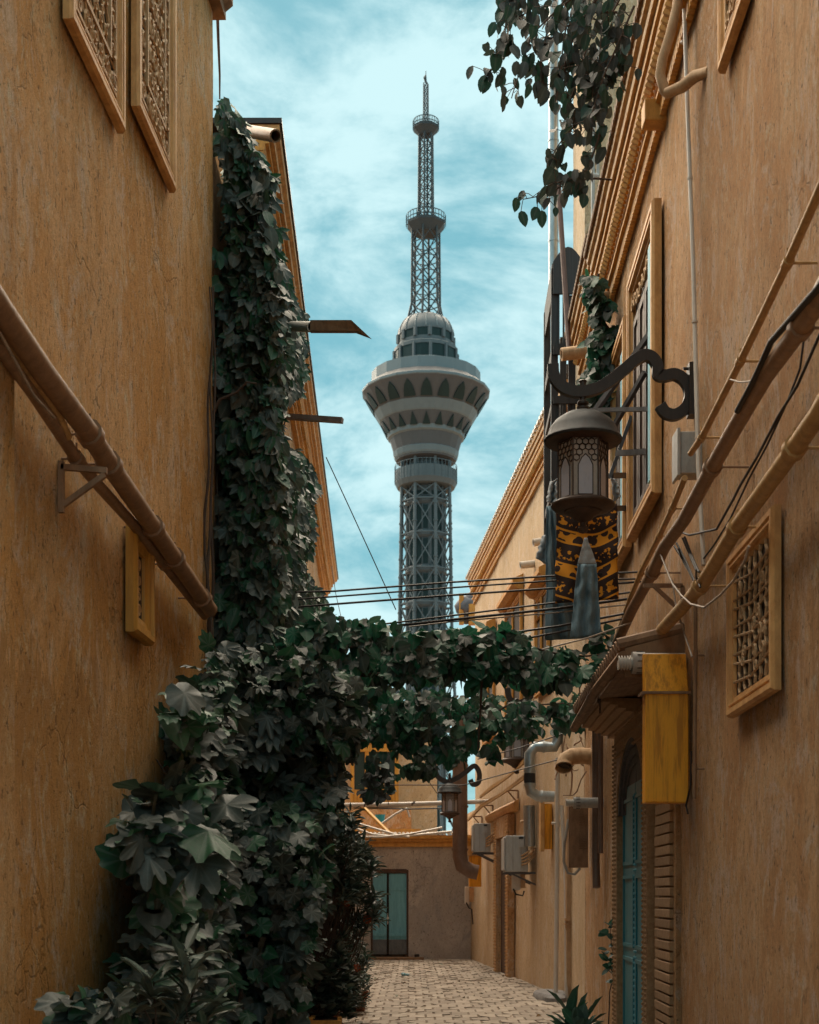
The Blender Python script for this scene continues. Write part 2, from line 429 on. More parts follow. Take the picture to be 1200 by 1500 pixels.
seln = set(vis[:298])
brmesh = []
for i in range(8):
    mb = MB(); mb.hexa(brick_vs(0, 0, .215, .40, rnd)); me = bpy.data.meshes.new('paving_brick')
    me.from_pydata([tuple(v) for v in mb.v], [], mb.f); me.materials.append(M['pave']); brmesh.append(me)
for b in bricks:
    if b in seln:
        o = bpy.data.objects.new('paving_brick', rnd.choice(brmesh)); COL.objects.link(o)
        o.parent = pave; o.location = (b[0], b[1], rnd.uniform(-.004, .004)); o.rotation_euler = (rnd.uniform(-.006, .006), rnd.uniform(-.01, .01), rnd.uniform(-.01, .01))
    else: rest.hexa(brick_vs(*b, rnd))
tag(rest.build('paving_brick_field', M['pave'], pave), kind='stuff')

# ------------------------------------------------------------------ near left house
def cornice(W, Y0, Y1, z, parent, scale=1.0, rope=True, tiles=True, mat='trim', mat2='trim_l', ks=None, single=False):
    g, k = (ks or scale), scale                      # g: how far it stands out, k: its height
    a = MB()
    wsweep(a, W, [(-.05, z - .50 * k), (.06 * g, z - .50 * k), (.07 * g, z - .46 * k), (.12 * g, z - .45 * k), (.12 * g, z - .42 * k), (.05 * g, z - .40 * k), (-.05, z - .40 * k)], Y0, Y1, 40, .006)
    wsweep(a, W, [(-.05, z - .27 * k), (.19 * g, z - .27 * k), (.21 * g, z - .24 * k), (.21 * g, z - .20 * k), (.25 * g, z - .19 * k), (.25 * g, z - .13 * k), (-.05, z - .12 * k)], Y0, Y1, 40, .006)
    a.build('cornice_moulding', M[mat], parent)
    b = MB()
    wsweep(b, W, [(-.05, z - .119 * k), (.30 * g, z - .119 * k), (.31 * g, z - .10 * k), (.31 * g, z - .065 * k), (.36 * g, z - .05 * k), (.37 * g, z), (-.05, z)], Y0, Y1, 40, .006)
    b.build('cornice_crown', M[mat2], parent)
    c = MB()
    wsweep(c, W, [(-.05, z - .399 * k), (.05 * g, z - .399 * k), (.10 * g, z - .34 * k), (.13 * g, z - .275 * k), (-.05, z - .272 * k)], Y0, Y1, 1)
    c.build('cornice_cove', M[mat2], parent)
    if rope:
        st = .085 * k
        def strand(r, Y):
            p = wp(W, Y - .035 * k, .145 * g, z - .37 * k); q = wp(W, Y + .035 * k, .19 * g, z - .28 * k)
            return r.tube([p, (p + q) / 2 + Vector((W[2] * .014, 0, 0)), q], [.016 * k, .036 * k, .016 * k], 6)
        r = MB(); Y = Y0 + .05; ref = None
        while Y < Y1 - .05:
            if single and Y > 10.4:
                if ref is None: ref = strand(MB(), Y).build('rope_strand', M[mat], parent, True); Yr = Y
                else:
                    o = ref.copy(); COL.objects.link(o); o.parent = parent; o.location = wp(W, Y, 0, 0) - wp(W, Yr, 0, 0)
            else: strand(r, Y)
            Y += st
        if r.v: tag(r.build('rope_moulding', M[mat], parent, True), kind='stuff')
        d = MB(); Y = Y0
        while Y < Y1:
            wbox(d, W, Y, Y + .035 * k, .0, .055 * g + .01, z - .56 * k, z - .512 * k); Y += .062 * k
        tag(d.build('dentil_course', M[mat], parent), kind='stuff')
    if tiles:
        t = MB(); Y = Y0 + .04
        while Y < Y1:
            a_ = wp(W, Y, -.3, z + .035 * k); b_ = wp(W, Y, .42 * g, z + .022 * k)
            t.tube([a_, b_], .034 * k, 8); Y += .095 * k
        wbox(t, W, Y0, Y1, -.6, .405 * g, z + .002, z + .018)
        tag(t.build('roof_tile_edge', M['rooftile'], parent, True), kind='stuff')

hA = thing('plastered_house', 'near house on the left, ochre mud plaster wall with two carved windows high up', 'house', (-2.6, 6, 0))
wallmesh(LW, 2.5, 12.0, -.3, 9.6, 3.0).build('wall', M['stucco_l'], hA, True)
e = MB()
wsweep(e, LW, [(-.3, 8.95), (.07, 8.95), (.07, 9.02), (.13, 9.07), (.13, 9.16), (.20, 9.2), (.20, 9.34), (-.3, 9.34)], 2.5, 12.12, 20, .004)
e.build('cornice_moulding', M['woodbeam'], hA)
wbox(MB(), LW, 1, 2, 0, 1, 0, 1)
pl = MB(); wbox(pl, LW, 5.7, 6.67, -.02, .045, -.1, 4.25); pl.build('pilaster', M['stucco_l'], hA)

def scroll(mb, W, cy, cz, r, off, tr, turns=1.3, sgn=1, ph=0.0, n=12):
    pts = []
    for i in range(n + 1):
        t = i / n; a = ph + sgn * t * turns * 2 * math.pi; rr = r * (1 - .75 * t)
        pts.append((cy + rr * math.cos(a), cz + rr * math.sin(a)))
    wtube(mb, W, pts, off, tr, 5)
def lattice_window(W, Y0, Y1, z0, z1, parent, fm, lm, kind=0):
    f = MB(); wframe(f, W, Y0, Y1, z0, z1, FRAME); win = f.build('window', fm, parent)
    b = MB(); wbox(b, W, Y0 + .11, Y1 - .11, .002, .010, z0 + .11, z1 - .11); b.build('shade_backing', M['dark'], win)  # dark sheet stands in for the shaded window interior
    l = MB(); a0, a1, c0, c1 = Y0 + .12, Y1 - .12, z0 + .12, z1 - .12
    if kind == 2:
        n = 7
        for i in range(1, n):
            Y = a0 + (a1 - a0) * i / n; pts = []
            for k in range(25): pts.append((Y + .018 * math.sin(k * 1.9 + i), c0 + (c1 - c0) * k / 24))
            wtube(l, W, pts, .020, .011, 5)
        for i in range(1, 9):
            z = c0 + (c1 - c0) * i / 9
            wtube(l, W, [(a0, z + .04 * (i % 2)), ((a0 + a1) / 2, z - .03), (a1, z + .03 * ((i + 1) % 2))], .026, .009, 5)
        for i in range(14):
            scroll(l, W, rnd.uniform(a0 + .06, a1 - .06), rnd.uniform(c0 + .06, c1 - .06), .05, .03, .009, 1.2, rnd.choice((-1, 1)), rnd.uniform(0, 6))
    else:
        sw = .17
        wframe(l, W, a0 + .02, a1 - .02, c0 + .02, c1 - .02, [(0, .012), (0, .034), (.022, .034), (.022, .012)])
        wframe(l, W, a0 + sw, a1 - sw, c0 + sw, c1 - sw, [(0, .012), (0, .042), (.025, .042), (.025, .012)])
        n = int((c1 - c0) / .17)
        for i in range(n):
            z = c0 + (i + .5) * (c1 - c0) / n
            for Y, s in ((a0 + sw * .55, 1), (a1 - sw * .55, -1)):
                scroll(l, W, Y, z, .062, .026, .012, 1.25, s, i * 1.7)
                wtube(l, W, [(Y - .07, z - .085), (Y + .07, z - .085)], .022, .008, 4)
            m = int((a1 - a0 - 2 * sw) / .15) + 1
            for k in range(m):
                Y = a0 + sw + .05 + (a1 - a0 - 2 * sw - .1) * (k + .5) / m
                if kind == 0:
                    wtube(l, W, [(Y - .08, z - .085), (Y + .08, z + .085)], .026, .011, 5)
                    wtube(l, W, [(Y + .08, z - .085), (Y - .08, z + .085)], .026, .011, 5)
                    scroll(l, W, Y, z, .035, .034, .011, 1.0, 1, i)
                else:
                    scroll(l, W, Y, z, .075, .032, .014, 1.5, 1 if k % 2 else -1, i * 2.1 + k)
                    scroll(l, W, Y, z + .06, .05, .028, .012, 1.1, -1 if k % 2 else 1, i + k)
        for k in range(int((a1 - a0) / .15)):
            for z in (c0 + sw * .55,): scroll(l, W, a0 + .1 + k * .15, z, .055, .026, .012, 1.2, 1, k)
    l.build('carved_lattice', lm, win)
    return win
for x0, x1, zb, kd in ((92, 172, 6.20, 0), (192, 248, 6.56, 1)):
    lattice_window(LW, wy(LW, x0), wy(LW, x1), zb, 8.4, hA, M['trim_l'], M['lattice'], kd)
f = MB(); Y0, Y1 = wy(LW, 191, .03), wy(LW, 219, .03)
wframe(f, LW, Y0, Y1, 3.20, 3.88, [(0, 0), (0, .05), (.02, .07), (.05, .07), (.055, .055), (.08, .055), (.09, .04), (.13, .03), (.135, 0)])
w3 = f.build('window', M['trim_y'], hA, label='small narrow window with yellow ochre frame')
b = MB(); wbox(b, LW, Y0 + .13, Y1 - .13, .002, .01, 3.33, 3.75); b.build('shade_backing', M['dark'], w3)  # flat dark panel colours in the shade behind the lattice
b = MB()
for i in range(4): scroll(b, LW, (Y0 + Y1) / 2, 3.38 + i * .1, .045, .02, .01, 1.3, 1, i)
b.build('carved_lattice', M['lattice'], w3)

# pipes on the near left wall
def pipe(name, label, cat, W, pts, r, mat, off=.12, collars=(), group=None, n=10, offs=None, sag=True):
    ps = [wq(W, x, y, off if offs is None else offs[i]) for i, (x, y) in enumerate(pts)]
    t = thing(name, label, cat, ps[0], group)
    fine = []
    for i in range(len(ps) - 1):
        for k in range(5): fine.append(ps[i].lerp(ps[i + 1], k / 5))
    fine.append(ps[-1])
    MB().tube(fine, r, n).build('tube', mat, t, True)
    for x, y in collars:
        c = wq(W, x, y, off)
        j = min(range(len(fine) - 1), key=lambda i: (fine[i] - c).length); d = (fine[j + 1] - fine[j]).normalized()
        m = MB(); m.tube([fine[j] - d * .035, fine[j] + d * .035], r * 1.28, n)
        q = fine[j] + Vector((0, 0, r)); m.tube([q, q + Vector((0, 0, .05))], .006, 5)
        m.tube([fine[j], Vector((W[0] + W[1] * fine[j].y - W[2] * .02, fine[j].y, fine[j].z))], .008, 5)
        m.build('clamp', mat, t, True)
    return t
pipe('water_pipe', 'thick brown pipe running diagonally across the near left wall', 'pipe', LW,
     [(-60, 360), (0, 452), (60, 540), (132, 636), (160, 680), (224, 772), (296, 876), (308, 893)], .058, M['pipe_b'], .16, [(132, 636), (160, 682), (222, 768), (258, 822), (292, 870)])
pipe('water_pipe', 'thinner brown pipe just under the thick pipe on the near left wall', 'pipe', LW,
     [(-60, 420), (0, 510), (48, 575), (112, 672), (140, 706), (196, 768), (240, 826), (300, 902)], .034, M['pipe_b'], .07, [(112, 672), (240, 826)])
pipe('conduit', 'slim ochre conduit squeezed between the two brown pipes at the left edge', 'pipe', LW,
     [(-40, 425), (0, 478), (30, 530), (84, 606), (100, 640)], .022, M['pipe_o'], .10)
pipe('cable', 'pale thin cable hanging beside the pipes at the left edge', 'cable', LW,
     [(-20, 470), (0, 488), (20, 525), (50, 580), (80, 612)], .007, M['wirel'], .15)
t = thing('pipe_bracket', 'triangular angle iron bracket under the pipes on the left wall', 'bracket', wq(LW, 90, 684))
a = wq(LW, 90, 684, .01); m = MB()
m.bar(a + Vector((0, 0, .03)), a + Vector((0, 0, -.24)), .03, .03); m.bar(a, a + Vector((.24, 0, -.02)), .03, .03)
m.bar(a + Vector((.01, 0, -.20)), a + Vector((.23, 0, -.04)), .028, .028); m.build('angle_bar', M['pipe_b'], t)

# ------------------------------------------------------------------ rear left house
hB = thing('plastered_house', 'rear left house under the vine, tan wall with an ochre cornice', 'house', (-2.2, 14, 0))
wallmesh(L2, 14.95, 36.5, -.3, 9.30, 3.5, .3).build('wall', M['stucco_r'], hB, True)
wallmesh(L2, 12.02, 14.94, -.3, 7.9, 3.5, .3).build('low_wall', M['stucco_r'], hB, True)
cornice(L2, 15.0, 36.6, 9.62, hB, 1.0, False, False, 'trim', 'trim_l', .95)
c = MB(); wsweep(c, L2, [(-.05, 9.24), (.12, 9.24), (.19, 9.34), (.17, 9.345), (-.05, 9.345)], 15.0, 36.6, 90, .05)
for i in range(220):
    Y = 15.05 + i * .098; wbox(c, L2, Y, Y + .05, .10, .17, 9.25, 9.32)
tag(c.build('ribbed_course', M['trim'], hB), kind='stuff')
c = MB(); wbox(c, L2, 14.98, 36.62, -3.4, .375, 9.625, 9.68); c.build('roof_edge', M['iron'], hB)

def spout(name, label, p0, p1, r, mat, cat='spout', group=None, inner=True):
    t = thing(name, label, cat, p0, group); p0, p1 = Vector(p0), Vector(p1); d = (p1 - p0).normalized()
    m = MB(); m.tube([p0, p1], r, 14, False); m.tube([p1, p0], r * .78, 14, False)
    u = d.cross(Vector((0, 1, 0))).normalized(); w = d.cross(u)
    vs = []
    for rr in (r, r * .78):
        for k in range(14):
            a = 2 * math.pi * k / 14; vs.append(p1 + (u * math.cos(a) + w * math.sin(a)) * rr)
    m.add(vs, [(k, (k + 1) % 14, 14 + (k + 1) % 14, 14 + k) for k in range(14)])
    m.build('tube', mat, t, True)
    if inner: MB().tube([p0.lerp(p1, .5), p0.lerp(p1, .55)], r * .77, 12).build('hollow_shade', M['dark'], t)  # dark plug colours in the shade of the bore
    return t
spout('drain_spout', 'short brown clay drain spout poking out of the top of the vine', P(350, 190, 13.6), P(404, 199, 12.6), .055, M['pipe_b'])
t = spout('drain_spout', 'long drain spout, white pipe ending in a pointed brown trough', P(384, 477, 14.2), P(457, 479, 12.75), .046, M['pvc'])
m = MB(); a, b, c_ = P(455, 472, 12.75), P(515, 472, 12.6), P(545, 497, 12.5)
dz = .086
m.add([a + Vector((0, -.05, 0)), a + Vector((0, .05, 0)), b + Vector((0, .05, 0)), b + Vector((0, -.05, 0)),
       a + Vector((0, -.03, -dz)), a + Vector((0, .03, -dz)), b + Vector((.04, .03, -dz)), b + Vector((.04, -.03, -dz)), c_],
      [(0, 3, 2, 1), (0, 1, 5, 4), (0, 4, 7, 3), (1, 2, 6, 5), (4, 5, 6, 7), (3, 7, 8), (2, 8, 6), (7, 6, 8), (3, 8, 2)])
m.build('trough', M['pipe_b'], t)
t = thing('drain_trough', 'flat brown metal trough jutting from the rear left cornice', 'spout', P(418, 610, 20))
m = MB(); m.bar(P(416, 610, 20.2), P(502, 616, 20), .09, .07); m.build('trough', M['zincb'], t)
m = MB(); m.tube([P(420, 612, 20), P(416, 622, 20), P(408, 632, 20), P(403, 640, 20)], .01, 5); m.build('tie_wire', M['wire'], t)

# ------------------------------------------------------------------ right houses
hC = thing('plastered_house', 'near house on the right, tan straw plaster wall with arched teal door', 'house', (2.4, 10, 0))
wallmesh(RW, 2.5, 15.93, -.3, 8.2, 3.2).build('wall', M['stucco_r'], hC, True)
cornice(RW, 2.5, 15.93, 8.62, hC, 1.15, True, True, 'trim', 'trim_l', .68, True)
hD = thing('plastered_house', 'narrow tan house right of the balcony, its cornice half hidden by ivy', 'house', (2.4, 17, 0))
wallmesh(RW, 15.95, 18.88, -.3, 8.4, 3.2).build('wall', M['stucco_r'], hD, True)
cornice(RW, 15.96, 18.88, 8.88, hD, 1.05, True, True, 'trim', 'trim_l', .62)
hE = thing('plastered_house', 'tall plain pale house rising behind the right roofs beside the silver duct', 'house', (2.6, 19.8, 0))
wallmesh(RW, 18.92, 20.7, -.3, 15.5, 3.2).build('wall', M['stucco_c'], hE, True)
m = MB(); wbox(m, RW, 18.94, 20.7, -3, .04, 15.5, 15.7); m.build('coping', M['stucco_c'], hE)
# windows of the near right house
def tall_window(Y0, Y1, z0, z1, parent, teal=True):
    f = MB(); wframe(f, RW, Y0, Y1, z0, z1, [(0, 0), (0, .06), (.02, .085), (.06, .085), (.066, .065), (.085, .065), (.09, .08), (.115, .08), (.12, .05), (.15, .045), (.155, .012), (.155, 0)])
    w = f.build('window', M['trim_l'], parent)
    b = MB(); wbox(b, RW, Y0 + .15, Y1 - .15, .002, .012, z0 + .15, z1 - .15); b.build('shade_backing', M['dark'], w)  # dark panel paints the shaded depth of the window
    b = MB(); n = 3; Y0 += .14
    for i in range(n):
        a = Y0 + .17 + (Y1 - Y0 - .34) * i / n; c = Y0 + .17 + (Y1 - Y0 - .34) * (i + 1) / n - .02
        wframe(b, RW, a, c, z0 + .17, z1 - .45, [(0, .012), (0, .045), (.07, .045), (.07, .012)])
        wbox(b, RW, a + .07, c - .07, .012, .028, z0 + .24, z1 - .52)
    b.build('shutter', M['brownwood'], w); Y0 -= .14
    b = MB(); wbox(b, RW, Y0 + .156, Y0 + .30, .012, .075, z0 + .16, z1 - .3); b.build('inner_jamb', M['tealp'] if teal else M['brownwood'], w)
    b = MB()
    for i in range(9):
        Y = Y0 + .2 + (Y1 - Y0 - .4) * i / 8
        scroll(b, RW, Y, z1 - .28 - .06 * math.sin(math.pi * i / 8), .07, .045, .016, 1.3, 1 if i % 2 else -1, i)
    b.build('carved_valance', M['lattice'], w)
    return w
tall_window(12.02, 13.72, 4.93, 7.40, hC)
tall_window(13.98, 15.1, 4.95, 7.22, hC)
lattice_window(RW, wy(RW, 1102), wy(RW, 1063), 6.86, 7.95, hC, M['trim_l'], M['lattice'], 1)
gw = lattice_window(RW, wy(RW, 1131, .05), wy(RW, 1069, .03), 2.66, 3.66, hC, M['trim_l'], M['lattice_r'], 2)
gw['label'] = 'latticed wall vent window in a moulded tan frame'
# brick pilaster, carved door surround, door
pil = MB(); wbox(pil, RW, 11.15, 12.25, -.02, .022, -.1, 3.3); pil = pil.build('pilaster', M['stucco_r'], hC)
z = 0.02; i = 0
while z < 2.3:
    h = rnd.uniform(.066, .08); b = MB(); a = 11.26 + rnd.uniform(-.01, .01)
    wbox(b, RW, a, a + .80, .0, .055 + rnd.uniform(-.004, .004), z, z + h); b.build('brick', M['brick'], pil, bevel=.008); z += h + .012
def arch(Yc, hw, z0, zs, zt, n=10):
    pts = [(Yc - hw, z0)]
    for i in range(n + 1):
        t = i / n; pts.append((Yc - hw * math.cos(t * math.pi / 2) ** .9 if t < 1 else Yc, zs + (zt - zs) * math.sin(t * math.pi / 2) ** 1.15))
    for i in range(n - 1, -1, -1):
        t = i / n; pts.append((Yc + hw * math.cos(t * math.pi / 2) ** .9, zs + (zt - zs) * math.sin(t * math.pi / 2) ** 1.15))
    pts.append((Yc + hw, z0)); return pts
def archband(mb, W, A, B, o0, o1):
    n = len(A); vs = [wp(W, y, o, z) for o in (o0, o1) for ring in (A, B) for y, z in ring]
    fs = []
    for i in range(n - 1):
        fs += [(2 * n + i, 2 * n + i + 1, 3 * n + i + 1, 3 * n + i), (i, i + 1, 2 * n + i + 1, 2 * n + i), (n + i + 1, n + i, 3 * n + i, 3 * n + i + 1), (i, n + i, n + i + 1, i + 1)]
    return mb.add(vs, fs)
DC = 13.55
A = arch(DC, .96, -.05, 2.42, 3.04); B = [(DC - 1.25, -.05)] + [(DC - 1.25 + 2.50 * i / 20, 3.24) for i in range(len(A) - 2)] + [(DC + 1.25, -.05)]
B[1] = (DC - 1.25, 2.8); B[-2] = (DC + 1.25, 2.8)
s = MB(); archband(s, RW, A, B, -.02, .085); sur = s.build('door_surround', M['brick'], hC)
for k, (r, o, mt) in enumerate(((.96, .070, 'stone'), (.87, .045, 'stone'), (.78, .025, 'stone'))):
    s = MB(); archband(s, RW, arch(DC, r - .08, 2.35, 2.42, 2.98 - k * .09), arch(DC, r, 2.35, 2.42, 3.04 - k * .09), .0, o)
    s.build('arch_moulding', M[mt], sur)
s = MB()
for Y, o in ((DC - 1.02, .09), (DC - 1.2, .09), (DC + 1.02, .09), (DC + 1.2, .09)):
    z = .02
    while z < 3.1:
        s.ball(wp(RW, Y, o, z), .016, 6, 4); z += .045
for z in (2.95, 3.08, 3.18):
    Y = DC - 1.0
    while Y < DC + 1.0:
        if z > 3 or abs(Y - DC) > .35: s.ball(wp(RW, Y, .09, z), .016, 6, 4)
        Y += .045
tag(s.build('bead_moulding', M['brick'], sur, True), kind='stuff')
s = MB(); archband(s, RW, arch(DC, .03, -.05, 2.3, 2.75), arch(DC, .95, -.05, 2.42, 2.98), .0, .012); s.build('door_backing', M['stone'], sur)
for sg in (-1, 1):
    d = MB(); y0, y1 = sorted((DC + sg * .01, DC + sg * .94))
    wbox(d, RW, y0, y1, .012, .020, 0, 2.62); dr = d.build('door', M['teal'], hC)
    q = MB()
    for z0_, z1_ in ((.15, .95), (1.05, 1.75), (1.85, 2.5)):
        wframe(q, RW, y0 + .08, y1 - .08, z0_, z1_, [(0, .02), (0, .034), (.035, .034), (.035, .02)])
    q.build('panel_moulding', M['teal'], dr)
    q = MB(); z = .03
    while z < 2.55:
        q.ball(wp(RW, (y0 if sg > 0 else y1) + sg * .05, .022, z), .014, 6, 4); z += .055
    tag(q.build('stud_row', M['tealp'], dr, True), kind='stuff')
th = MB(); wbox(th, RW, DC - 1.0, DC + 1.0, .0, .35, -.01, .07); th.build('doorstep', M['pave'], hC, bevel=.01)
# hood above the door
hd = MB()
wsweep(hd, RW, [(-.02, 3.40), (.44, 3.36), (.44, 3.44), (-.02, 3.56)], 10.95, 14.9, 1); hood = hd.build('door_hood', M['woodbeam'], hC)
q = MB()
for i in range(26):
    Y = 11.0 + i * .152; q.tube([wp(RW, Y, -.02, 3.60), wp(RW, Y, .49, 3.475)], .05, 8)
q.build('roof_tile_edge', M['rooftile'], hood, True)
for i in range(7):
    q = MB(); o = .02 + i * .061; zz = 3.385 - .087 * o
    wbox(q, RW, 11.0, 14.85, o, o + .053, zz - .03, zz - .002); q.build('soffit_board', M['woodbeam'], hood)
q = MB(); q.tube([wp(RW, 10.85, .47, 3.36), wp(RW, 12.5, .50, 3.34), wp(RW, 15.0, .47, 3.30)], .045, 8); q.build('edge_pole', M['woodbeam'], hood, True)
q = MB()
for k in range(5):
    o = .05 + k * .085
    wsweep(q, RW, [(-.02, 3.33 - k * .03 - .03), (.40 - k * .07, 3.33 - k * .03 - .03), (.40 - k * .07, 3.33 - k * .03), (-.02, 3.33 - k * .03)], 12.9, 14.95, 30, .012)
q.build('stepped_moulding', M['brick'], hood)
q = MB(); wbox(q, RW, 10.95, 11.0, .02, .44, 3.22, 3.37); q.build('end_board', M['woodbeam'], hood)
# ------------------------------------------------------------------ far right house, end wall, houses behind
hF = thing('plastered_house', 'far cream house on the right with ochre cornice, below the silver duct', 'house', (2.3, 27, 0))
wallmesh(RB, 20.75, 34.2, -.3, 8.7, 3.5, .25).build('wall', M['stucco_c'], hF, True)
cornice(RB, 20.9, 34.2, 9.08, hF, 1.05, True, False, 'trim', 'trim_l', .5)
m = MB(); Y = 20.9
while Y < 34.1: wbox(m, RB, Y, Y + .13, .10, .22, 9.10, 9.15); Y += .22
tag(m.build('roof_tile_edge', M['pvc'], hF), kind='stuff')
m = MB(); wbox(m, RB, 20.9, 34.1, -1, .10, 9.17, 9.30); m.build('roof_parapet', M['oldwood'], hF)
m = MB(); wbox(m, RB, 34.2, 36.4, -3, -.01, -.3, 3.6); m.build('lower_wall', M['stucco_c'], hF)
m = MB(); wsweep(m, RB, [(0, 3.12), (.06, 3.14), (.10, 3.22), (.10, 3.28), (0, 3.36)], 26.6, 31.2, 20, .006); m.build('door_ledge', M['trim_l'], hF)
ds = MB(); wbox(ds, RB, 27.2, 27.5, 0, .13, 0, 3.1); wbox(ds, RB, 29.0, 29.3, 0, .13, 0, 3.1); wbox(ds, RB, 27.5, 29.0, 0, .13, 2.7, 3.1)
ds = ds.build('door_surround', M['stucco_r'], hF)
m = MB()
for Y in (27.23, 27.47, 29.03, 29.27):
    z = .03
    while z < 3.05: m.ball(wp(RB, Y, .135, z), .022, 5, 4); z += .065
tag(m.build('bead_moulding', M['trim_l'], ds, True), kind='stuff')
m = MB(); wbox(m, RB, 27.5, 29.0, .01, .03, 0, 2.7); m.build('door', M['brownwood'], hF)
for a, b_, z0, z1 in ((26.1, 28.3, 4.9, 7.1), (30.2, 32.2, 4.9, 7.1), (23.0, 24.4, 4.9, 6.6)):
    f = MB(); wframe(f, RB, a, b_, z0, z1, FRAME); wsweep(f, RB, [(0, z1), (.12, z1 + .03), (.2, z1 + .12), (.2, z1 + .2), (0, z1 + .3)], a - .1, b_ + .1, 1)
    w = f.build('window', M['trim'], hF)
    b = MB(); wbox(b, RB, a + .1, b_ - .1, .002, .012, z0 + .1, z1 - .1); b.build('pane', M['dark'], w)
    b = MB(); wtube(b, RB, [((a + b_) / 2, z0 + .1), ((a + b_) / 2, z1 - .1)], .03, .03, 4); wtube(b, RB, [(a + .1, z0 + 1.3), (b_ - .1, z0 + 1.3)], .03, .02, 4); b.build('mullion', M['trim'], w)

m = MB(); m.box(-2.4, -.93, 35.0, 35.5, -.3, 2.86); m.box(-.04, 1.5, 35.0, 35.5, -.3, 2.86); m.box(-.93, -.04, 35.0, 35.5, 2.18, 2.86); m.box(-.93, -.04, 35.0, 35.5, -.3, .05)
m.box(-.93, -.04, 35.30, 35.5, .05, 2.18)
hG = thing('low_house', 'low grey rendered house front closing the alley end', 'house', (0, 35.2, 0)); m.build('wall', M['stucco_g'], hG)
m = MB(); m.box(-2.4, 1.5, 34.86, 35.55, 2.863, 2.93); m.box(-2.4, 1.5, 34.92, 35.0, 2.74, 2.86); m.box(-2.4, 1.5, 34.80, 35.5, 2.933, 3.02); m.build('cornice_moulding', M['trim'], hG)
m = MB()
for i in range(38): m.tube([(-2.35 + i * .1, 34.74, 3.05), (-2.35 + i * .1, 35.2, 3.08)], .038, 6)
tag(m.build('roof_tile_edge', M['pvc'], hG, True), kind='stuff')
m = MB(); m.box(-.945, -.90, 34.985, 35.1, .05, 2.18); m.box(-.07, -.025, 34.985, 35.1, .05, 2.18); m.box(-.9, -.07, 34.985, 35.1, 2.10, 2.20); m.build('door_frame', M['brownwood'], hG)
for x0, x1 in ((-.895, -.56), (-.50, -.075)):
    m = MB(); m.box(x0, x1, 35.02, 35.10, .48, 2.09); d = m.build('door', M['tealp'], hG)
    m = MB(); m.box(x0, x1, 35.015, 35.10, .12, .475); m.build('kick_board', M['doorgrey'], d)
    m = MB()
    for z in (.56, 1.68): m.box(x0 + .004, x1 - .004, 34.995, 35.02, z, z + .07)
    m.build('cross_rail', M['tealp'], d)
m = MB(); m.ball((-.53, 34.99, 1.0), .03); m.tube([(-.53, 34.99, .85), (-.53, 34.99, 1.12)], .012, 6); m.build('handle', M['pvc'], d)
m = MB(); m.box(-.56, -.50, 35.08, 35.12, .1, 2.09); m.build('centre_gap_shade', M['dark'], hG)  # dark strip painted as the shade between the door leaves
m = MB(); m.box(-1.0, .35, 34.62, 34.99, -.05, .06); m.build('doorstep', M['woodbeam'], hG, bevel=.02)

hH = thing('plastered_house', 'two storey pale house with yellow timber oriel behind the grey wall', 'house', (-1, 41, 0))
m = MB(); m.box(-4.5, .77, 40, 44, -.3, 6.6); m.build('wall', M['stucco_c'], hH)
orl = MB(); orl.box(-1.62, -.30, 39.3, 40.0, 4.05, 4.45); orl.box(-1.64, -.28, 39.28, 40, 5.50, 5.72)
for x in (-1.62, -1.22, -.80, -.40): orl.box(x, x + .10, 39.3, 39.4, 4.45, 5.5)
orl.box(-.4, -.30, 39.4, 40, 4.45, 5.5)
orl = orl.build('oriel_window', M['trim_y'], hH)
for x in (-1.52, -1.12, -.70):
    m = MB(); m.box(x + .01, x + .29, 39.34, 39.36, 4.46, 5.49); m.build('pane', M['towerg'], orl)
m = MB(); pts = [(-1.6 + 1.28 * i / 12, 39.26, 5.72 + .30 * abs(math.sin(i * math.pi / 4)) * .5 + .32 * math.sin(math.pi * i / 12)) for i in range(13)]
vs = [(x, y, z) for x, y, z in pts] + [(x, 40, z) for x, y, z in pts] + [(x, 39.26, 5.72) for x, y, z in pts]
m.add(vs, [(i, i + 1, 14 + i, 13 + i) for i in range(12)] + [(i, 26 + i, 27 + i, i + 1) for i in range(12)]); m.build('arched_pediment', M['trim_y'], orl)
m = MB()
for i in range(14): m.box(-1.6 + i * .094, -1.6 + i * .094 + .05, 39.27, 39.30, 4.08, 4.42)
m.build('vertical_slat', M['trim_y'], orl)
m = MB(); m.box(-2.6, .05, 39.0, 39.99, 3.05, 3.9); m.build('balcony_parapet', M['stucco_r'], hH)
m = MB(); m.box(-2.6, .3, 38.4, 38.99, 3.2, 3.34); m.build('balcony_sill', M['trim'], hH)
t = thing('plank', 'yellow plank leaning diagonally over the low grey house roof', 'plank', P(532, 1180, 36.5))
m = MB(); m.bar(P(528, 1178, 36.5), P(574, 1224, 36.0), .14, .05); m.build('board', M['trim_y'], t)
t = thing('bucket', 'small turquoise bucket on the roof at the alley end', 'bucket', P(557, 1202, 37))
m = MB(); c = P(557, 1200, 37); m.lathe([(.10, -.12), (.13, .12), (.115, .12), (.09, -.1)], c, 12); m.build('body', simple('turquoise_plastic', (.02, .30, .38), None, .4), t, True)
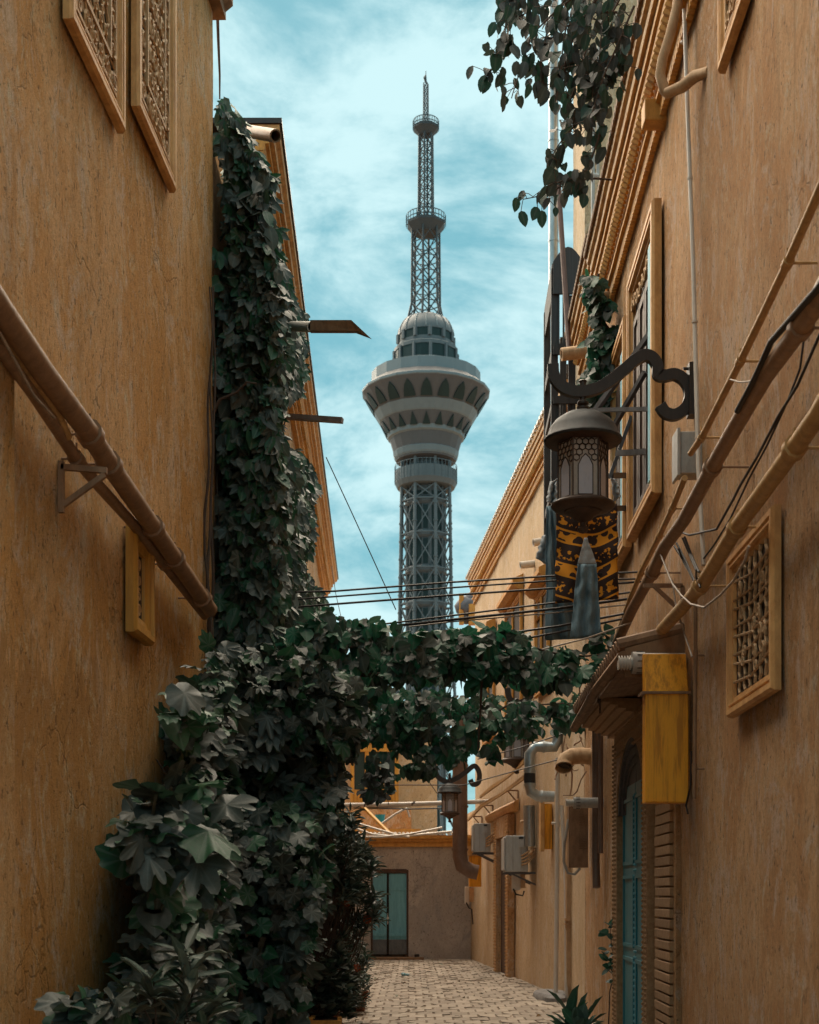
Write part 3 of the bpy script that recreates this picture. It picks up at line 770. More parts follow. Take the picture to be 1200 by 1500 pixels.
for i, (pts, lb) in enumerate(((((520, 1213), (545, 1222), (580, 1226), (662, 1218)), 'pale pipe sagging along the grey wall top, lowest of the bundle'),
                   (((520, 1205), (550, 1214), (585, 1224), (600, 1226)), 'pale pipe curving down to the grey wall top, middle of the bundle'),
                   (((520, 1226), (560, 1226), (600, 1222), (640, 1214), (648, 1212)), 'pale pipe rising to the right along the grey wall top'),
                   (((560, 1206), (580, 1192), (596, 1184), (600, 1197)), 'thin bent grey tube on the roof beneath the white crossing pipe'))):
    t = thing('water_pipe', lb, 'pipe', P(*pts[0], 34.6 - i * .1))
    MB().tube([P(x, y, 34.6 - i * .1) for x, y in pts], .028, 6).build('tube', M['pvc'], t, True)
t = thing('crossing_pipe', 'white horizontal pipe spanning the alley above the low grey house', 'pipe', P(520, 1181, 31))
MB().tube([P(480, 1180, 31), P(600, 1178, 31), P(718, 1174, 31)], .048, 10).build('tube', M['pvc'], t, True)
m = MB(); m.tube([P(604, 1176, 31), P(606, 1178, 31)], .062, 10); m.tube([P(555, 1184, 31), P(600, 1185, 31), P(650, 1184, 31)], .016, 6); m.build('clamp', M['steel'], t, True)

# ------------------------------------------------------------------ the television tower
TY = 240.0; TS = F / TY; TX = (624 - 600) / TS
def tz(y): return H + (YH - y) / TS
def tr(px): return px / TS
tw = thing('television_tower', 'tall grey television tower with flared observation pod and lattice mast', 'tower', (TX, TY, 0))
NS = 20
def tl(name, prof, mat, n=NS, smooth=False, rot=.5, parent=None, cap=True):
    m = MB(); m.lathe([(tr(r), tz(y)) for r, y in prof], (TX, TY, 0), n, rot, cap); return m.build(name, M[mat], parent or tw, smooth)
pod = tl('observation_pod', [(33, 680), (44, 677), (45.5, 671), (53.5, 644), (56, 641), (67, 621), (67, 619), (75, 607), (90, 584), (93, 580), (93, 577), (81, 566), (79, 564), (79, 552), (71, 548), (50, 541)], 'towerd')
tl('pale_band', [(45, 674.5), (46.5, 672), (48.5, 665), (47.5, 664)], 'towerl', parent=pod)
tl('pale_band', [(53, 646), (56, 644), (57.5, 638), (56, 637)], 'towerl', parent=pod)
tl('pale_band', [(67, 621.5), (68.5, 620), (76, 607.5), (74, 607)], 'towerl', parent=pod)
tl('pod_roof', [(90, 576.9), (80.5, 566), (80, 550), (70, 546), (49, 540)], 'towerl', parent=pod)
tl('rim_gallery', [(93, 580), (94, 579), (94, 576), (92, 575)], 'towerl', parent=pod)
for k in range(NS):
    for (ra, ya, rb_, yb, w, nm, pts) in ((76.6, 605.0, 90.2, 584.5, .0, 'pod_window', [(-.70, 0), (.70, 0), (.62, .35), (.42, .70), (0, 1), (-.42, .70), (-.62, .35)]),
                                          (57.0, 640.5, 66.6, 622.5, 0, 'pod_window', [(-.62, .08), (.62, .08), (0, .95)])):
        a = 2 * math.pi * (k + (.0 if ra > 70 else .0)) / NS
        ca, sa = math.cos(a), math.sin(a); ap = math.cos(math.pi / NS)
        m = MB(); vs = []
        for lift in (.02, .16):
            for u, v in pts:
                r = tr(ra + (rb_ - ra) * v) * ap + lift; hw = tr(ra + (rb_ - ra) * v) * math.sin(math.pi / NS) if v < 2 else 0
                hw = tr(ra) * math.sin(math.pi / NS) * u; z = tz(ya + (yb - ya) * v) - lift * .6
                vs.append((TX + r * ca - hw * sa, TY + r * sa + hw * ca, z))
        n = len(pts); m.add(vs, [tuple(range(n, 2 * n))] + [(i, (i + 1) % n, n + (i + 1) % n, n + i) for i in range(n)])
        m.build(nm, M['towerg'], pod)
up = tl('upper_deck', [(47, 541), (47, 537.5)], 'tower')
tl('deck_glazing', [(46, 537.5), (46, 519)], 'towerg', parent=up)
tl('deck_parapet', [(47, 519), (47, 514), (44, 512), (41, 511)], 'tower', parent=up)
tl('drum_wall', [(40.5, 512), (40.5, 505.5)], 'tower', parent=up)
tl('drum_glazing', [(40, 505.5), (40, 493.5)], 'towerg', parent=up)
for k in range(12):
    a = 2 * math.pi * (k + .25) / 12; m = MB()
    for r, y0, y1 in ((46.8, 538, 517), (40.8, 506, 493)):
        p = (TX + tr(r) * math.cos(a), TY + tr(r) * math.sin(a)); m.tube([(p[0], p[1], tz(y0)), (p[0], p[1], tz(y1))], .28 if r > 45 else .35, 4)
    m.build('mullion', M['tower'], up)
dome = tl('dome', [(41, 494), (41, 490), (39.5, 484), (36, 477), (31, 471), (25, 467), (10, 464)], 'tower', 24, True)
m = MB()
for k in range(16):
    a = 2 * math.pi * k / 16
    m.tube([(TX + tr(r + .3) * math.cos(a), TY + tr(r + .3) * math.sin(a), tz(y)) for r, y in ((41, 492), (39.5, 484), (36, 477), (31, 471), (25, 467))], .10, 4)
m.build('dome_rib', M['towerl'], dome)
ring = tl('ring_platform', [(38, 717), (42, 716), (45.5, 709), (45.5, 692), (43, 692), (43, 700), (30, 700)], 'tower', 24)
m = MB()
for k in range(48):
    a = 2 * math.pi * k / 48; m.tube([(TX + tr(45.6) * math.cos(a), TY + tr(45.6) * math.sin(a), tz(y)) for y in (709, 684)], .05, 3)
for y in (684, 700, 705): m.lathe([(tr(45.7), tz(y) - .05), (tr(45.7), tz(y) + .05)], (TX, TY, 0), 32, cap=False)
m.build('ring_railing', M['tower'], ring)
# core and legs
levels = [717, 738, 787, 838, 888, 940, 995, 1055, 1115, 1180, 1250, 1326]
def legr(y): return 37.5 + (y - 700) * .017 + max(0, y - 950) ** 1.3 * .012
core = tl('core_shaft', [(27, 1327), (26.5, 672)], 'tower', 16)
for i in range(len(levels) - 1):
    y0, y1 = levels[i], levels[i + 1]
    c = tl('core_glazing', [(27.6, y1 - 7), (27.6, y0 + 8)], 'towerg', 16, parent=core)
    b = tl('core_band', [(28.4, y1 - 5), (31, y1 - 2), (31, y1 + 3), (28.4, y1 + 6)], 'tower', 16, parent=core)
m = MB()
for k in range(16):
    a = 2 * math.pi * (k + .5) / 16; m.tube([(TX + tr(27.7) * math.cos(a), TY + tr(27.7) * math.sin(a), tz(y)) for y in (1327, 672)], .12 if k % 2 else .30, 4)
m.build('core_rib', M['tower'], core)
NL = 8
for k in range(NL):
    a = 2 * math.pi * (k + .45) / NL; ca, sa = math.cos(a), math.sin(a)
    pts = [(TX + tr(legr(y)) * ca, TY + tr(legr(y)) * sa, tz(y)) for y in [672] + levels]
    m = MB(); m.tube(pts, .26, 8)
    for y in range(745, 1320, 26): m.tube([(TX + tr(legr(y)) * ca, TY + tr(legr(y)) * sa, tz(y) - .12), (TX + tr(legr(y)) * ca, TY + tr(legr(y)) * sa, tz(y) + .12)], .36, 8)
    m.build('leg', M['tower'], tw, True)
    a2 = 2 * math.pi * (k + 1.45) / NL; m = MB()
    for i in range(len(levels) - 1):
        y0, y1 = levels[i], levels[i + 1]; ym = (y0 + y1) / 2
        def q(a_, y, f=1.0): return (TX + tr(legr(y)) * f * math.cos(a_), TY + tr(legr(y)) * f * math.sin(a_), tz(y))
        m.bar(q(a, y0), q(a2, y1), .17); m.bar(q(a2, y0), q(a, y1), .17)
        m.bar(q(a, y1), q(a2, y1), .22); m.bar(q(a, y1), q(a, y1, .78), .15); m.bar(q(a, ym), q(a, y1, .78), .10)
    m.build('leg_bracing', M['tower'], tw)
# masts
def lattice(name, nleg, prof, step, rb, rleg, rot=.3):
    m = MB(); n = len(prof)
    def rad(y):
        for (r0, y0), (r1, y1) in zip(prof, prof[1:]):
            if y1 <= y <= y0: return r0 + (r1 - r0) * (y0 - y) / (y0 - y1)
        return prof[-1][0]
    ys = [prof[0][1]]
    while ys[-1] > prof[-1][1] + step * .5: ys.append(ys[-1] - step)
    ys[-1] = prof[-1][1]
    def q(k, y): a = 2 * math.pi * (k + rot) / nleg; return (TX + tr(rad(y)) * math.cos(a), TY + tr(rad(y)) * math.sin(a), tz(y))
    for k in range(nleg):
        m.tube([q(k, y) for y in ys], rleg, 5)
        for a, b in zip(ys, ys[1:]):
            m.bar(q(k, a), q(k + 1, b), rb); m.bar(q(k + 1, a), q(k, b), rb); m.bar(q(k, b), q(k + 1, b), rb)
    return m.build(name, M['mast'], tw)
lattice('lattice_mast', 6, [(27, 468), (22, 455), (21, 342), (21, 330)], 22, .13, .20)
lattice('lattice_mast', 6, [(17, 333), (11.5, 312), (10.5, 198)], 13, .11, .16)
lattice('lattice_mast', 4, [(7, 195), (4.2, 182), (3.8, 122)], 7, .045, .085)
m = MB(); m.tube([(TX, TY, tz(198)), (TX, TY, tz(104))], .06, 5); m.tube([(TX, TY, tz(121)), (TX - .15, TY, tz(114)), (TX, TY, tz(109))], [.18, .30, .07], 6); m.build('aerial', M['mast'], tw)
for r, r2, yt, yb, yk in ((19, 10, 178, 190, 199), (29, 19, 317, 331, 343)):
    p = tl('service_platform', [(r2, yk), (r, yb), (r, yb - 4), (r2, yb - 4)], 'mast', 8)
    m = MB()
    for k in range(32):
        a = 2 * math.pi * (k + .5) / 32; rr = tr(r)
        m.tube([(TX + rr * math.cos(a), TY + rr * math.sin(a), tz(y)) for y in (yb, yt)], .06, 3)
    for y in (yt, (yt + yb) / 2): m.lathe([(tr(r), tz(y) - .09), (tr(r), tz(y) + .09)], (TX, TY, 0), 16, cap=False)
    m.build('platform_railing', M['mast'], p)

# ------------------------------------------------------------------ balcony, ducts, roof clutter of the right side
bal = thing('timber_balcony', 'old dark timber balcony box high on the right beside the silver duct', 'balcony', wp(RW, 19.5, .2, 7.5))
for Y, o in ((18.98, .33), (20.4, .33), (18.98, .10), (20.4, .10)):
    m = MB(); wbox(m, RW, Y, Y + .09, o, o + .09, 6.3, 9.85 if o > .2 else 9.5); m.build('post', M['oldwood'], bal)
for z0, z1, o0 in ((9.5, 9.92, .0), (8.7, 8.84, .0), (8.05, 8.15, .0), (6.9, 7.0, .0)):
    m = MB(); n = max(1, int((z1 - z0) / .2))
    for Y in (18.93,):
        wbox(m, RW, Y, Y + .04, o0, .40, z0, z1)
    wbox(m, RW, 18.98, 20.5, .38, .41, z0, z1); m.build('board_panel', M['oldwood'], bal)
m = MB(); pts = [(o, 9.92 + .20 * math.sin(math.pi * o / .40)) for o in [.40 * i / 8 for i in range(9)]]
vs = [wp(RW, Y, o, z) for Y in (18.93, 18.96) for o, z in pts]; m.add(vs, [tuple(range(9)), tuple(range(9, 18))] + [(i, i + 1, 10 + i, 9 + i) for i in range(8)]); m.build('arched_top', M['oldwood'], bal)
for i in range(5):
    m = MB(); wbox(m, RW, 18.95, 18.99, .05 + i * .065, .075 + i * .065, 7.0, 8.1); m.build('baluster', M['oldwood'], bal)
for i in range(5):
    m = MB(); wbox(m, RW, 18.97, 19.0, .05 + i * .065, .075 + i * .065, 8.85, 9.5); m.build('baluster', M['oldwood'], bal)
m = MB()
for i in range(6): wbox(m, RW, 18.95 + i * .26, 18.40 + i * .26, -.2, .38, 6.15 - .0, 6.28)
m.build('joist', M['woodbeam'], bal)
for i in range(6):
    m = MB(); wbox(m, RW, 18.93, 18.97, .02, .38, 5.55 + i * .115, 5.65 + i * .115); m.build('plank', M['woodbeam'], bal)
t = thing('timber_pole', 'reddish pole leaning up across the dark balcony', 'pole', wp(RW, 18.5, .3, 7.5))
MB().tube([P(834, 515, 18.2), P(829, 440, 18.4), P(818, 270, 18.6)], .035, 8).build('shaft', M['redwood'], t, True)
t = thing('vent_duct', 'tall galvanised duct rising beside the dark balcony into the sky', 'duct', P(811, 640, 20.9))
MB().tube([P(810, 760, 20.9), P(811, 300, 20.9), P(811, -60, 20.9)], .072, 14).build('tube', M['zinc'], t, True)
m = MB()
for y in (60, 130, 205, 290, 352, 455, 560): m.tube([P(811, y, 20.9), P(811, y + 2.5, 20.9)], .079, 14)
m.build('joint_band', M['zinc'], t, True)
t = thing('conduit', 'thin pale conduit with joint on the side of the tall pale house', 'pipe', P(868, 420, 18.5))
m = MB(); m.tube([P(868, 430, 18.45), P(869, 180, 18.45)], .025, 8); m.tube([P(876, 260, 18.45), P(877, 60, 18.45)], .022, 8); m.tube([P(868, 257, 18.45), P(877, 258, 18.45)], .035, 8); m.build('tube', M['pvcg'], t, True)

def wspout(W, xt, y, xw, r, mat, label, drop=6, end=None):
    a = wq(W, xw, y + drop * .2, -.02); ppm = F / a.y
    b = Vector((a.x - (xw - xt) / ppm, a.y - .03, a.z - drop / ppm)); return spout('drain_spout', label, a, b, r, mat)
wspout(RW, 936, 60, 976, .06, M['clay'], 'clay spout highest on the right, over the cornice near the frame top', 3)
wspout(RW, 822, 510, 884, .075, M['clay'], 'large pale clay spout just above the lantern bracket', 9)
wspout(RW, 876, 432, 901, .05, M['clay'], 'small clay spout under the right cornice end, above the ivy', 3)
wspout(RB, 781, 792, 800, .065, M['pvc'], 'white spout on the far cream house, upper of two', 3)
wspout(RB, 762, 825, 784, .065, M['pvc'], 'white spout on the far cream house, lower of two', 3)
t = thing('drain_pipe', 'pale plastic drain pipe bending down over the right cornice', 'pipe', wq(RW, 975, 130, .3))
MB().tube([P(1000, -60, 10.5), P(992, 10, 10.5), P(982, 50, 10.5), P(971, 85, 10.5), P(967, 110, 10.5), P(974, 133, 10.5), P(980, 138, 10.5)], .038, 10).build('tube', M['clay'], t, True)
m = MB(); m.tube([P(976, 137, 10.4), P(1000, 127, 10.3), P(1018, 112, 10.2), P(1040, 104, 10.0)], [.036, .042, .042, .034], 10); m.build('elbow_tube', M['clay'], t, True)
t = thing('beam_end', 'ochre squared beam end jutting from the upper right wall', 'beam', wq(RW, 972, 168))
a = wq(RW, 972, 168, 0); m = MB(); m.box(a.x - .17, a.x + .1, a.y - .09, a.y + .09, a.z - .09, a.z + .09); m.build('beam', M['trim'], t, bevel=.01)

t = thing('wall_conduit', 'long thin white conduit running down the near right wall', 'pipe', wq(RW, 1015, 640))
MB().tube([wq(RW, 1000, -60, .05), wq(RW, 1008, 180, .05), wq(RW, 1016, 400, .05), wq(RW, 1023, 680, .05), wq(RW, 1031, 828, .05)], .016, 8).build('tube', M['pvc'], t, True)
m = MB()
for x, y in ((1001, 60), (1011, 260), (1018, 470), (1022, 640)): m.tube([wq(RW, x, y, .05), wq(RW, x, y + 3, .05)], .021, 8)
m.build('clip', M['pvc'], t)
t = thing('junction_box', 'pale grey junction box on the right wall below the lantern bracket', 'box', wq(RW, 1020, 668))
a = wq(RW, 1022, 668, .0); m = MB(); m.box(a.x - .14, a.x + .02, a.y - .09, a.y + .09, a.z - .15, a.z + .15); m.build('case', M['pvcg'], t, bevel=.008)
m = MB(); m.box(a.x - .165, a.x - .142, a.y - .11, a.y + .11, a.z - .17, a.z + .17); m.build('lid', M['pvcg'], t, bevel=.006)
pipe('gas_pipe', 'slim ochre pipe sloping down the right wall, highest of the right pipes', 'pipe', RW,
     [(1260, 140), (1198, 285), (1154, 385), (1085, 529), (1050, 598), (1028, 641), (1012, 664)], .022, M['pipe_o'], .13, [(1156, 381), (1086, 527), (1030, 638)])
pipe('gas_pipe', 'slim brown pipe stepping down beneath the junction box to the wires', 'pipe', RW,
     [(1003, 700), (985, 745), (966, 785), (942, 832), (925, 872), (906, 925)], .022, M['pipe_o'], .15, [(984, 748), (966, 786), (940, 835)])
pipe('water_pipe', 'thick wrapped brown pipe diagonal across the right wall, black cable along it', 'pipe', RW,
     [(1262, 320), (1200, 438), (1173, 480), (1120, 552), (1084, 614), (1044, 684), (1002, 762), (973, 802), (956, 839), (925, 895), (905, 940), (877, 1000), (850, 1052)], .046, M['pipe_b'], .20, [(1175, 478), (1044, 684), (956, 839)])
pipe('water_pipe', 'thick ochre pipe lowest on the right wall, passing over the latticed vent', 'pipe', RW,
     [(1270, 485), (1200, 606), (1143, 686), (1080, 772), (1033, 850), (1000, 890), (970, 922)], .046, M['pipe_o'], .16, [(1160, 662), (1080, 772), (1026, 856)])
pipe('cable', 'thick black cable lying along the upper wrapped pipe on the right', 'cable', RW,
     [(1260, 330), (1200, 420), (1165, 460), (1130, 500), (1110, 545), (1095, 575), (1080, 602)], .016, M['wire'], .25)
pipe('cable', 'dark cable looping below the wrapped pipe to the conduit foot', 'cable', RW,
     [(1210, 470), (1190, 515), (1168, 565), (1140, 610), (1110, 668), (1085, 710), (1075, 730), (1050, 775), (1010, 784), (985, 775)], .008, M['wire'], .06)
pipe('cable', 'second dark cable hanging down the right wall under the wrapped pipe', 'cable', RW,
     [(1180, 480), (1172, 540), (1155, 585), (1125, 650), (1098, 700), (1070, 760), (1045, 800), (1028, 822)], .006, M['wire'], .05)
pipe('cable', 'pale cable swagged below the lower ochre pipe above the yellow box', 'cable', RW,
     [(968, 812), (978, 838), (985, 855), (998, 872), (1012, 885), (1032, 890), (1055, 872), (1075, 850), (1092, 820), (1097, 800)], .007, M['wirel'], .22)
pipe('cable', 'dark cable dropping straight to the top of the yellow box', 'cable', RW,
     [(985, 850), (990, 885), (1000, 920), (1010, 950), (1014, 962)], .007, M['wirel'], .12)
pipe('cable', 'thin pale loop between slim pipe and wrapped pipe on the right wall', 'cable', RW,
     [(1070, 556), (1085, 560), (1105, 558)], .005, M['wirel'], .2)
t = thing('cable_bundle', 'black cable bundle crossing between the two thick right pipes', 'cable', wq(RW, 1005, 820))
m = MB()
for k, (x0, y0, x1, y1) in enumerate(((988, 800, 1016, 850), (991, 795, 1018, 852), (1000, 788, 1020, 835), (1003, 786, 1024, 838), (994, 803, 1014, 845), (1020, 835, 1026, 860))):
    m.tube([wq(RW, x0, y0, .24), wq(RW, (x0 + x1) / 2 + 2 - k, (y0 + y1) / 2, .2), wq(RW, x1, y1, .2)], .0075, 6)
m.build('cable_strand', M['wire'], t, True)
t = thing('pipe_bracket', 'angle iron bracket holding the pipes above the door hood', 'bracket', wq(RW, 998, 860))
a = wq(RW, 1000, 858, 0); m = MB(); m.bar(a, a + Vector((-.30, 0, 0)), .03, .03); m.bar(a + Vector((-.22, 0, 0)), a + Vector((-.04, 0, -.17)), .028, .028); m.bar(a, a + Vector((0, 0, -.22)), .03, .03); m.build('angle_bar', M['pipe_b'], t)
pipe('wall_conduit', 'brown vertical conduit behind the yellow box reaching down to its foot', 'pipe', RW,
     [(1019, 860), (1019, 960), (1018, 1060), (1017, 1170)], .014, M['pipe_b'], .05, [(1018, 960), (1017, 1130)])
m = MB(); t = thing('cable', 'black cable running down the wall below the yellow box', 'cable', wq(RW, 1011, 1170))
m.tube([wq(RW, 1013, 1100, .03), wq(RW, 1012, 1150, .03), wq(RW, 1005, 1180, .04), wq(RW, 1008, 1192, .03)], .008, 6); m.build('wire', M['wire'], t)
# yellow meter cabinet with flue
a = wq(RW, 1012, 1100, 0); YB = a.y; k_ = YB / F
def bx(x, y): return (x - 600) * k_, H + (YH - y) * k_
t = thing('meter_box', 'large yellow painted meter box hanging on the right wall by the door', 'box', (a.x, YB, a.z))
x0, zt = bx(945, 1016); x1, zb = bx(1008, 1176)
m = MB(); m.box(x0, x1, YB - .02, YB + .13, zb, zt); m.build('cabinet', M['box_y'], t, bevel=.006)
xa, z1 = bx(945, 955); m = MB(); m.hexa([(x0, YB - .02, zt + .012), (x1, YB - .02, zt + .012), (x1, YB + .13, zt + .012), (x0, YB + .13, zt + .012), (x0, YB + .08, z1), (x1, YB + .08, z1), (x1, YB + .13, z1), (x0, YB + .13, z1)]); m.build('sloping_top', M['box_y'], t, bevel=.005)
m = MB(); m.box(x0 - .03, x1 + .012, YB - .045, YB + .14, zt - .006, zt + .012); m.build('ledge', M['pipe_b'], t)
m = MB(); m.box(x0 + .005, x1 - .005, YB - .024, YB - .02, zb + .01, zb + .02); m.build('lower_lip', M['box_y'], t)
def flue(label, W, xt, xw, y, r):
    a = wq(W, xw, y, 0); b = P(xt, y, a.y); t = thing('boiler_flue', label, 'flue', a); d = (b - a)
    m = MB(); m.tube([a, a + d * .72], r, 16); m.build('tube', M['pvcg'], t, True)
    m = MB(); m.tube([a + d * .60, a + d * .78], r * 1.12, 16); m.build('collar', M['pvcg'], t, True)
    m = MB()
    for i in range(5): m.tube([a + d * (.80 + i * .042), a + d * (.818 + i * .042)], r * .74, 14)
    m.tube([a + d * .7, a + d * .98], r * .55, 12); m.build('end_grille', M['pvc'], t, True)
    m = MB()
    for i in range(10):
        g = 2 * math.pi * i / 10; u = Vector((0, math.cos(g), math.sin(g))) * r * 1.13
        m.bar(a + d * .62 + u, a + d * .72 + u, .012, .006)
    m.build('slot_shade', M['dark'], t)  # dark bars paint the shade of open slots on the collar
flue('grey slotted boiler flue sticking out behind the yellow meter box', RW, 904, 1003, 971, .075)
flue('white boiler flue poking from the wall left of the teal door', RW, 828, 884, 1176, .06)
t = thing('clay_duct', 'open mouthed clay elbow duct projecting left of the door hood', 'duct', wq(RW, 864, 1110))
a = wq(RW, 866, 1108, -.02); Y = a.y
pts = [a, P(850, 1107, Y), P(838, 1108, Y), P(829, 1113, Y), P(826, 1121, Y - .02), P(826, 1124, Y - .04)]
m = MB(); m.tube(pts, .105, 18, False); m.tube(pts[::-1], .085, 18, False); m.tube([pts[-2], pts[-1] + (pts[-1] - pts[-2]) * .2], .115, 18, False); m.build('tube', M['clay'], t, True)
m = MB(); m.tube([pts[-3], pts[-2] + Vector((0, 0, -.01))], .084, 16); m.build('hollow_shade', M['dark'], t)  # dark filling paints the shaded hollow of the elbow
YD = 22.0
def duct(name, label, pts, r, mat, Y, bands=(), black=()):
    t = thing(name, label, 'duct', P(*pts[0], Y)); MB().tube([P(x, y, Y) for x, y in pts], r, 14).build('tube', mat, t, True)
    m = MB()
    for (xa_, ya, xb, yb) in bands: m.tube([P(xa_, ya, Y), P(xb, yb, Y)], r * 1.12, 14)
    if bands: m.build('joint_band', mat, t, True)
    m = MB()
    for (xa_, ya, xb, yb) in black: m.tube([P(xa_, ya, Y), P(xb, yb, Y)], r * 1.08, 14)
    if black: m.build('rubber_sleeve', M['black'], t, True)
    return t
duct('vent_duct', 'zigzag galvanised duct with black sleeve between vine and air conditioners', [(817, 1030), (817, 1084), (812, 1094), (800, 1094), (784, 1094), (776, 1104), (776, 1150), (778, 1160), (788, 1166), (812, 1167)], .085, M['zinc'], YD,
     [(817, 1060, 817, 1063), (795, 1094, 798, 1094), (776, 1128, 776, 1132), (776, 1148, 776, 1151), (792, 1167, 795, 1167)], [(776, 1133, 776, 1147)])
duct('vent_duct', 'fat rusty duct standing at the far corner of the alley', [(674, 1040), (674, 1255), (677, 1268), (690, 1276), (700, 1278)], .165, M['zincb'], 31.0,
     [(674, 1120, 674, 1123), (674, 1180, 674, 1183), (674, 1243, 674, 1246)])
duct('vent_duct', 'grey upright duct beside the larger air conditioner', [(775, 1180), (776, 1240)], .10, M['zinc'], 24.6)
pipe('wall_conduit', 'wide grey vertical pipe on the wall between duct and door hood', 'pipe', RW, [(873, 1060), (873, 1180), (873, 1262), (874, 1300)], .045, M['zincb'], .07)
pipe('wall_conduit', 'pair partner grey pipe just right of the wide grey vertical pipe', 'pipe', RW, [(880, 1070), (880, 1170), (880, 1250)], .030, M['zincb'], .06)
t = thing('electric_box', 'tall brown louvred electric box left of the teal door', 'box', wq(RW, 862, 1225))
a = wq(RW, 864, 1225, 0); kk = a.y / F; m = MB(); X0_, X1_ = (833 - 600) * kk, (861.5 - 600) * kk; zt_, zb_ = H + (YH - 1180) * kk, H + (YH - 1271) * kk
m.box(X0_, X1_, a.y - .02, a.y + .12, zb_, zt_); m.build('case', M['pipe_b'], t, bevel=.006)
m = MB()
for base in (.30, .68):
    for i in range(5): z = zb_ + (zt_ - zb_) * base + i * .03; m.box(X0_ + .13, X1_ - .015, a.y - .028, a.y - .02, z, z + .012)
m.build('louvre', M['woodbeam'], t)
m = MB(); m.tube([P(833, 1200, a.y), P(827, 1235, a.y), P(826, 1262, a.y), P(832, 1279, a.y), P(842, 1281, a.y), P(850, 1272, a.y)], .018, 8); m.build('supply_cable', M['pvcg'], t, True)
# cream pilaster pair at the house corner
t = thing('pilaster', 'cream corner pilaster with banded foot beside the electric box', 'pilaster', wq(RW, 828, 1400))
def vbar(m, x0, x1, y0, y1, Y, d=.08):
    m.box((x0 - 600) * Y / F, (x1 - 600) * Y / F, Y - d, Y + d, H + (YH - y1) * Y / F, H + (YH - y0) * Y / F)
YP = 21.3
m = MB(); vbar(m, 829, 846, 1170, 1470, YP, .10); m.build('shaft', M['clay'], t, bevel=.01)
m = MB(); vbar(m, 827, 848, 1345, 1349, YP, .13); vbar(m, 827, 848, 1352, 1355, YP, .13); vbar(m, 828, 847, 1357, 1360, YP, .12); m.build('band', M['clay'], t)
t = thing('post', 'pale slender post just left of the cream pilaster', 'post', P(812, 1464, 21.6))
m = MB(); m.tube([P(817, 1110, 21.6), P(816, 1300, 21.6), P(814, 1466, 21.4)], .035, 8); m.tube([P(823, 1180, 21.6), P(829, 1300, 21.4), P(830, 1466, 21.2)], .03, 8); m.tube([P(808, 1206, 21.6), P(821, 1206, 21.6)], .02, 6); m.build('pole', M['pvc'], t, True)
t = thing('meter_box', 'narrow yellow box with worn pale edge beside the zigzag duct', 'box', wq(RB, 812, 1245))
m = MB(); vbar(m, 797, 808, 1178, 1244, 22.9, .1); m.build('cabinet', M['box_y'], t)
m = MB(); vbar(m, 791, 796.6, 1176, 1247, 22.9, .12); m.build('frame', M['trim_l'], t)
t = thing('meter_box', 'small yellow box under the smaller air conditioner at the far corner', 'box', wq(RB, 706, 1300))
m = MB(); vbar(m, 687, 705, 1254, 1299, 31.8, .12); m.build('cabinet', M['box_y'], t, bevel=.01)
m = MB(); vbar(m, 685, 706, 1240, 1253.6, 31.8, .14); m.build('hood', M['trim_l'], t)
for (x0, x1, y0, y1, Y, lb) in ((750, 769, 1279, 1304, 24.9, 'small pale box with hanging cable under the larger air conditioner'), (681, 694, 1299, 1324, 32.2, 'small pale box with dark cable low at the far corner')):
    t = thing('electric_box', lb, 'box', P(x1, y1, Y)); m = MB(); vbar(m, x0, x1 - 7, y0, y1, Y, .1); m.build('case', M['pvc'], t, bevel=.008)
    m = MB(); vbar(m, x1 - 6.9, x1, y0 + 2, y1 - 3, Y, .11); m.build('side_panel', M['clay'], t)
    m = MB(); m.tube([P(x0 + 2, y1 - 2, Y - .1), P(x0 + 6, y1 + 6, Y - .1), P(x1 - 3, y1 + 8, Y - .1), P(x1 - 1, y1 + 1 if x0 > 700 else y1 + 30, Y - .1)], .014, 6); m.build('supply_cable', M['wire'], t)
def aircon(label, x0, x1, y0, y1, Y):
    k = Y / F; X0_, X1_ = (x0 - 600) * k, (x1 - 600) * k; zt, zb = H + (YH - y0) * k, H + (YH - y1) * k
    t = thing('air_conditioner', label, 'air conditioner', ((X0_ + X1_) / 2, Y, zb), 'air conditioners on the far right wall')
    m = MB(); m.box(X0_, X1_, Y, Y + .75, zb, zt); m.build('casing', M['ac'], t, bevel=.012)
    m = MB(); m.box(X0_ - .03, X0_ - .004, Y + .02, Y + .73, zb + .03, zt - .03); m.build('front_panel', M['ac'], t, bevel=.01)
    m = MB(); w = X1_ - X0_
    m.box(X0_ + .3 * w, X0_ + .33 * w, Y - .012, Y, zb + .03, zt - .05); m.box(X0_ + .66 * w, X0_ + .69 * w, Y - .012, Y, zb + .03, zt - .05); m.build('seam', M['pvcg'], t)
    m = MB(); m.box(X0_ + .55 * w, X0_ + .80 * w, Y - .03, Y, zt - .20, zt - .07); m.box(X0_ + .60 * w, X0_ + .76 * w, Y - .035, Y - .03, zt - .19, zt - .15); m.build('service_cover', M['ac'], t)
    m = MB(); m.box(X0_ + .58 * w, X0_ + .78 * w, Y - .012, Y, zt - .055, zt - .025); m.build('badge', M['black'], t)
    m = MB()
    for i in range(4):
        m.tube([(X0_ + w * .7, Y - .03, zb + .12 + i * .05), (X0_ + w * .9, Y - .07, zb + .14 + i * .06), (X1_ + .05, Y - .05, zb + .22 + i * .05), (X1_ + .16, Y + .05, zb + .3 + i * .04)], .018, 6)
    m.build('hose', M['clay'], t, True)
    m = MB()
    for yy_ in (Y + .06, Y + .68):
        m.bar((X0_ - .02, yy_, zb - .02), (X1_ + .35, yy_, zb - .02), .04, .035); m.bar((X0_ + .1, yy_, zb - .03), (X1_ + .3, yy_, zb - .30), .035, .03)
    m.build('wall_bracket', M['steel'], t); return t
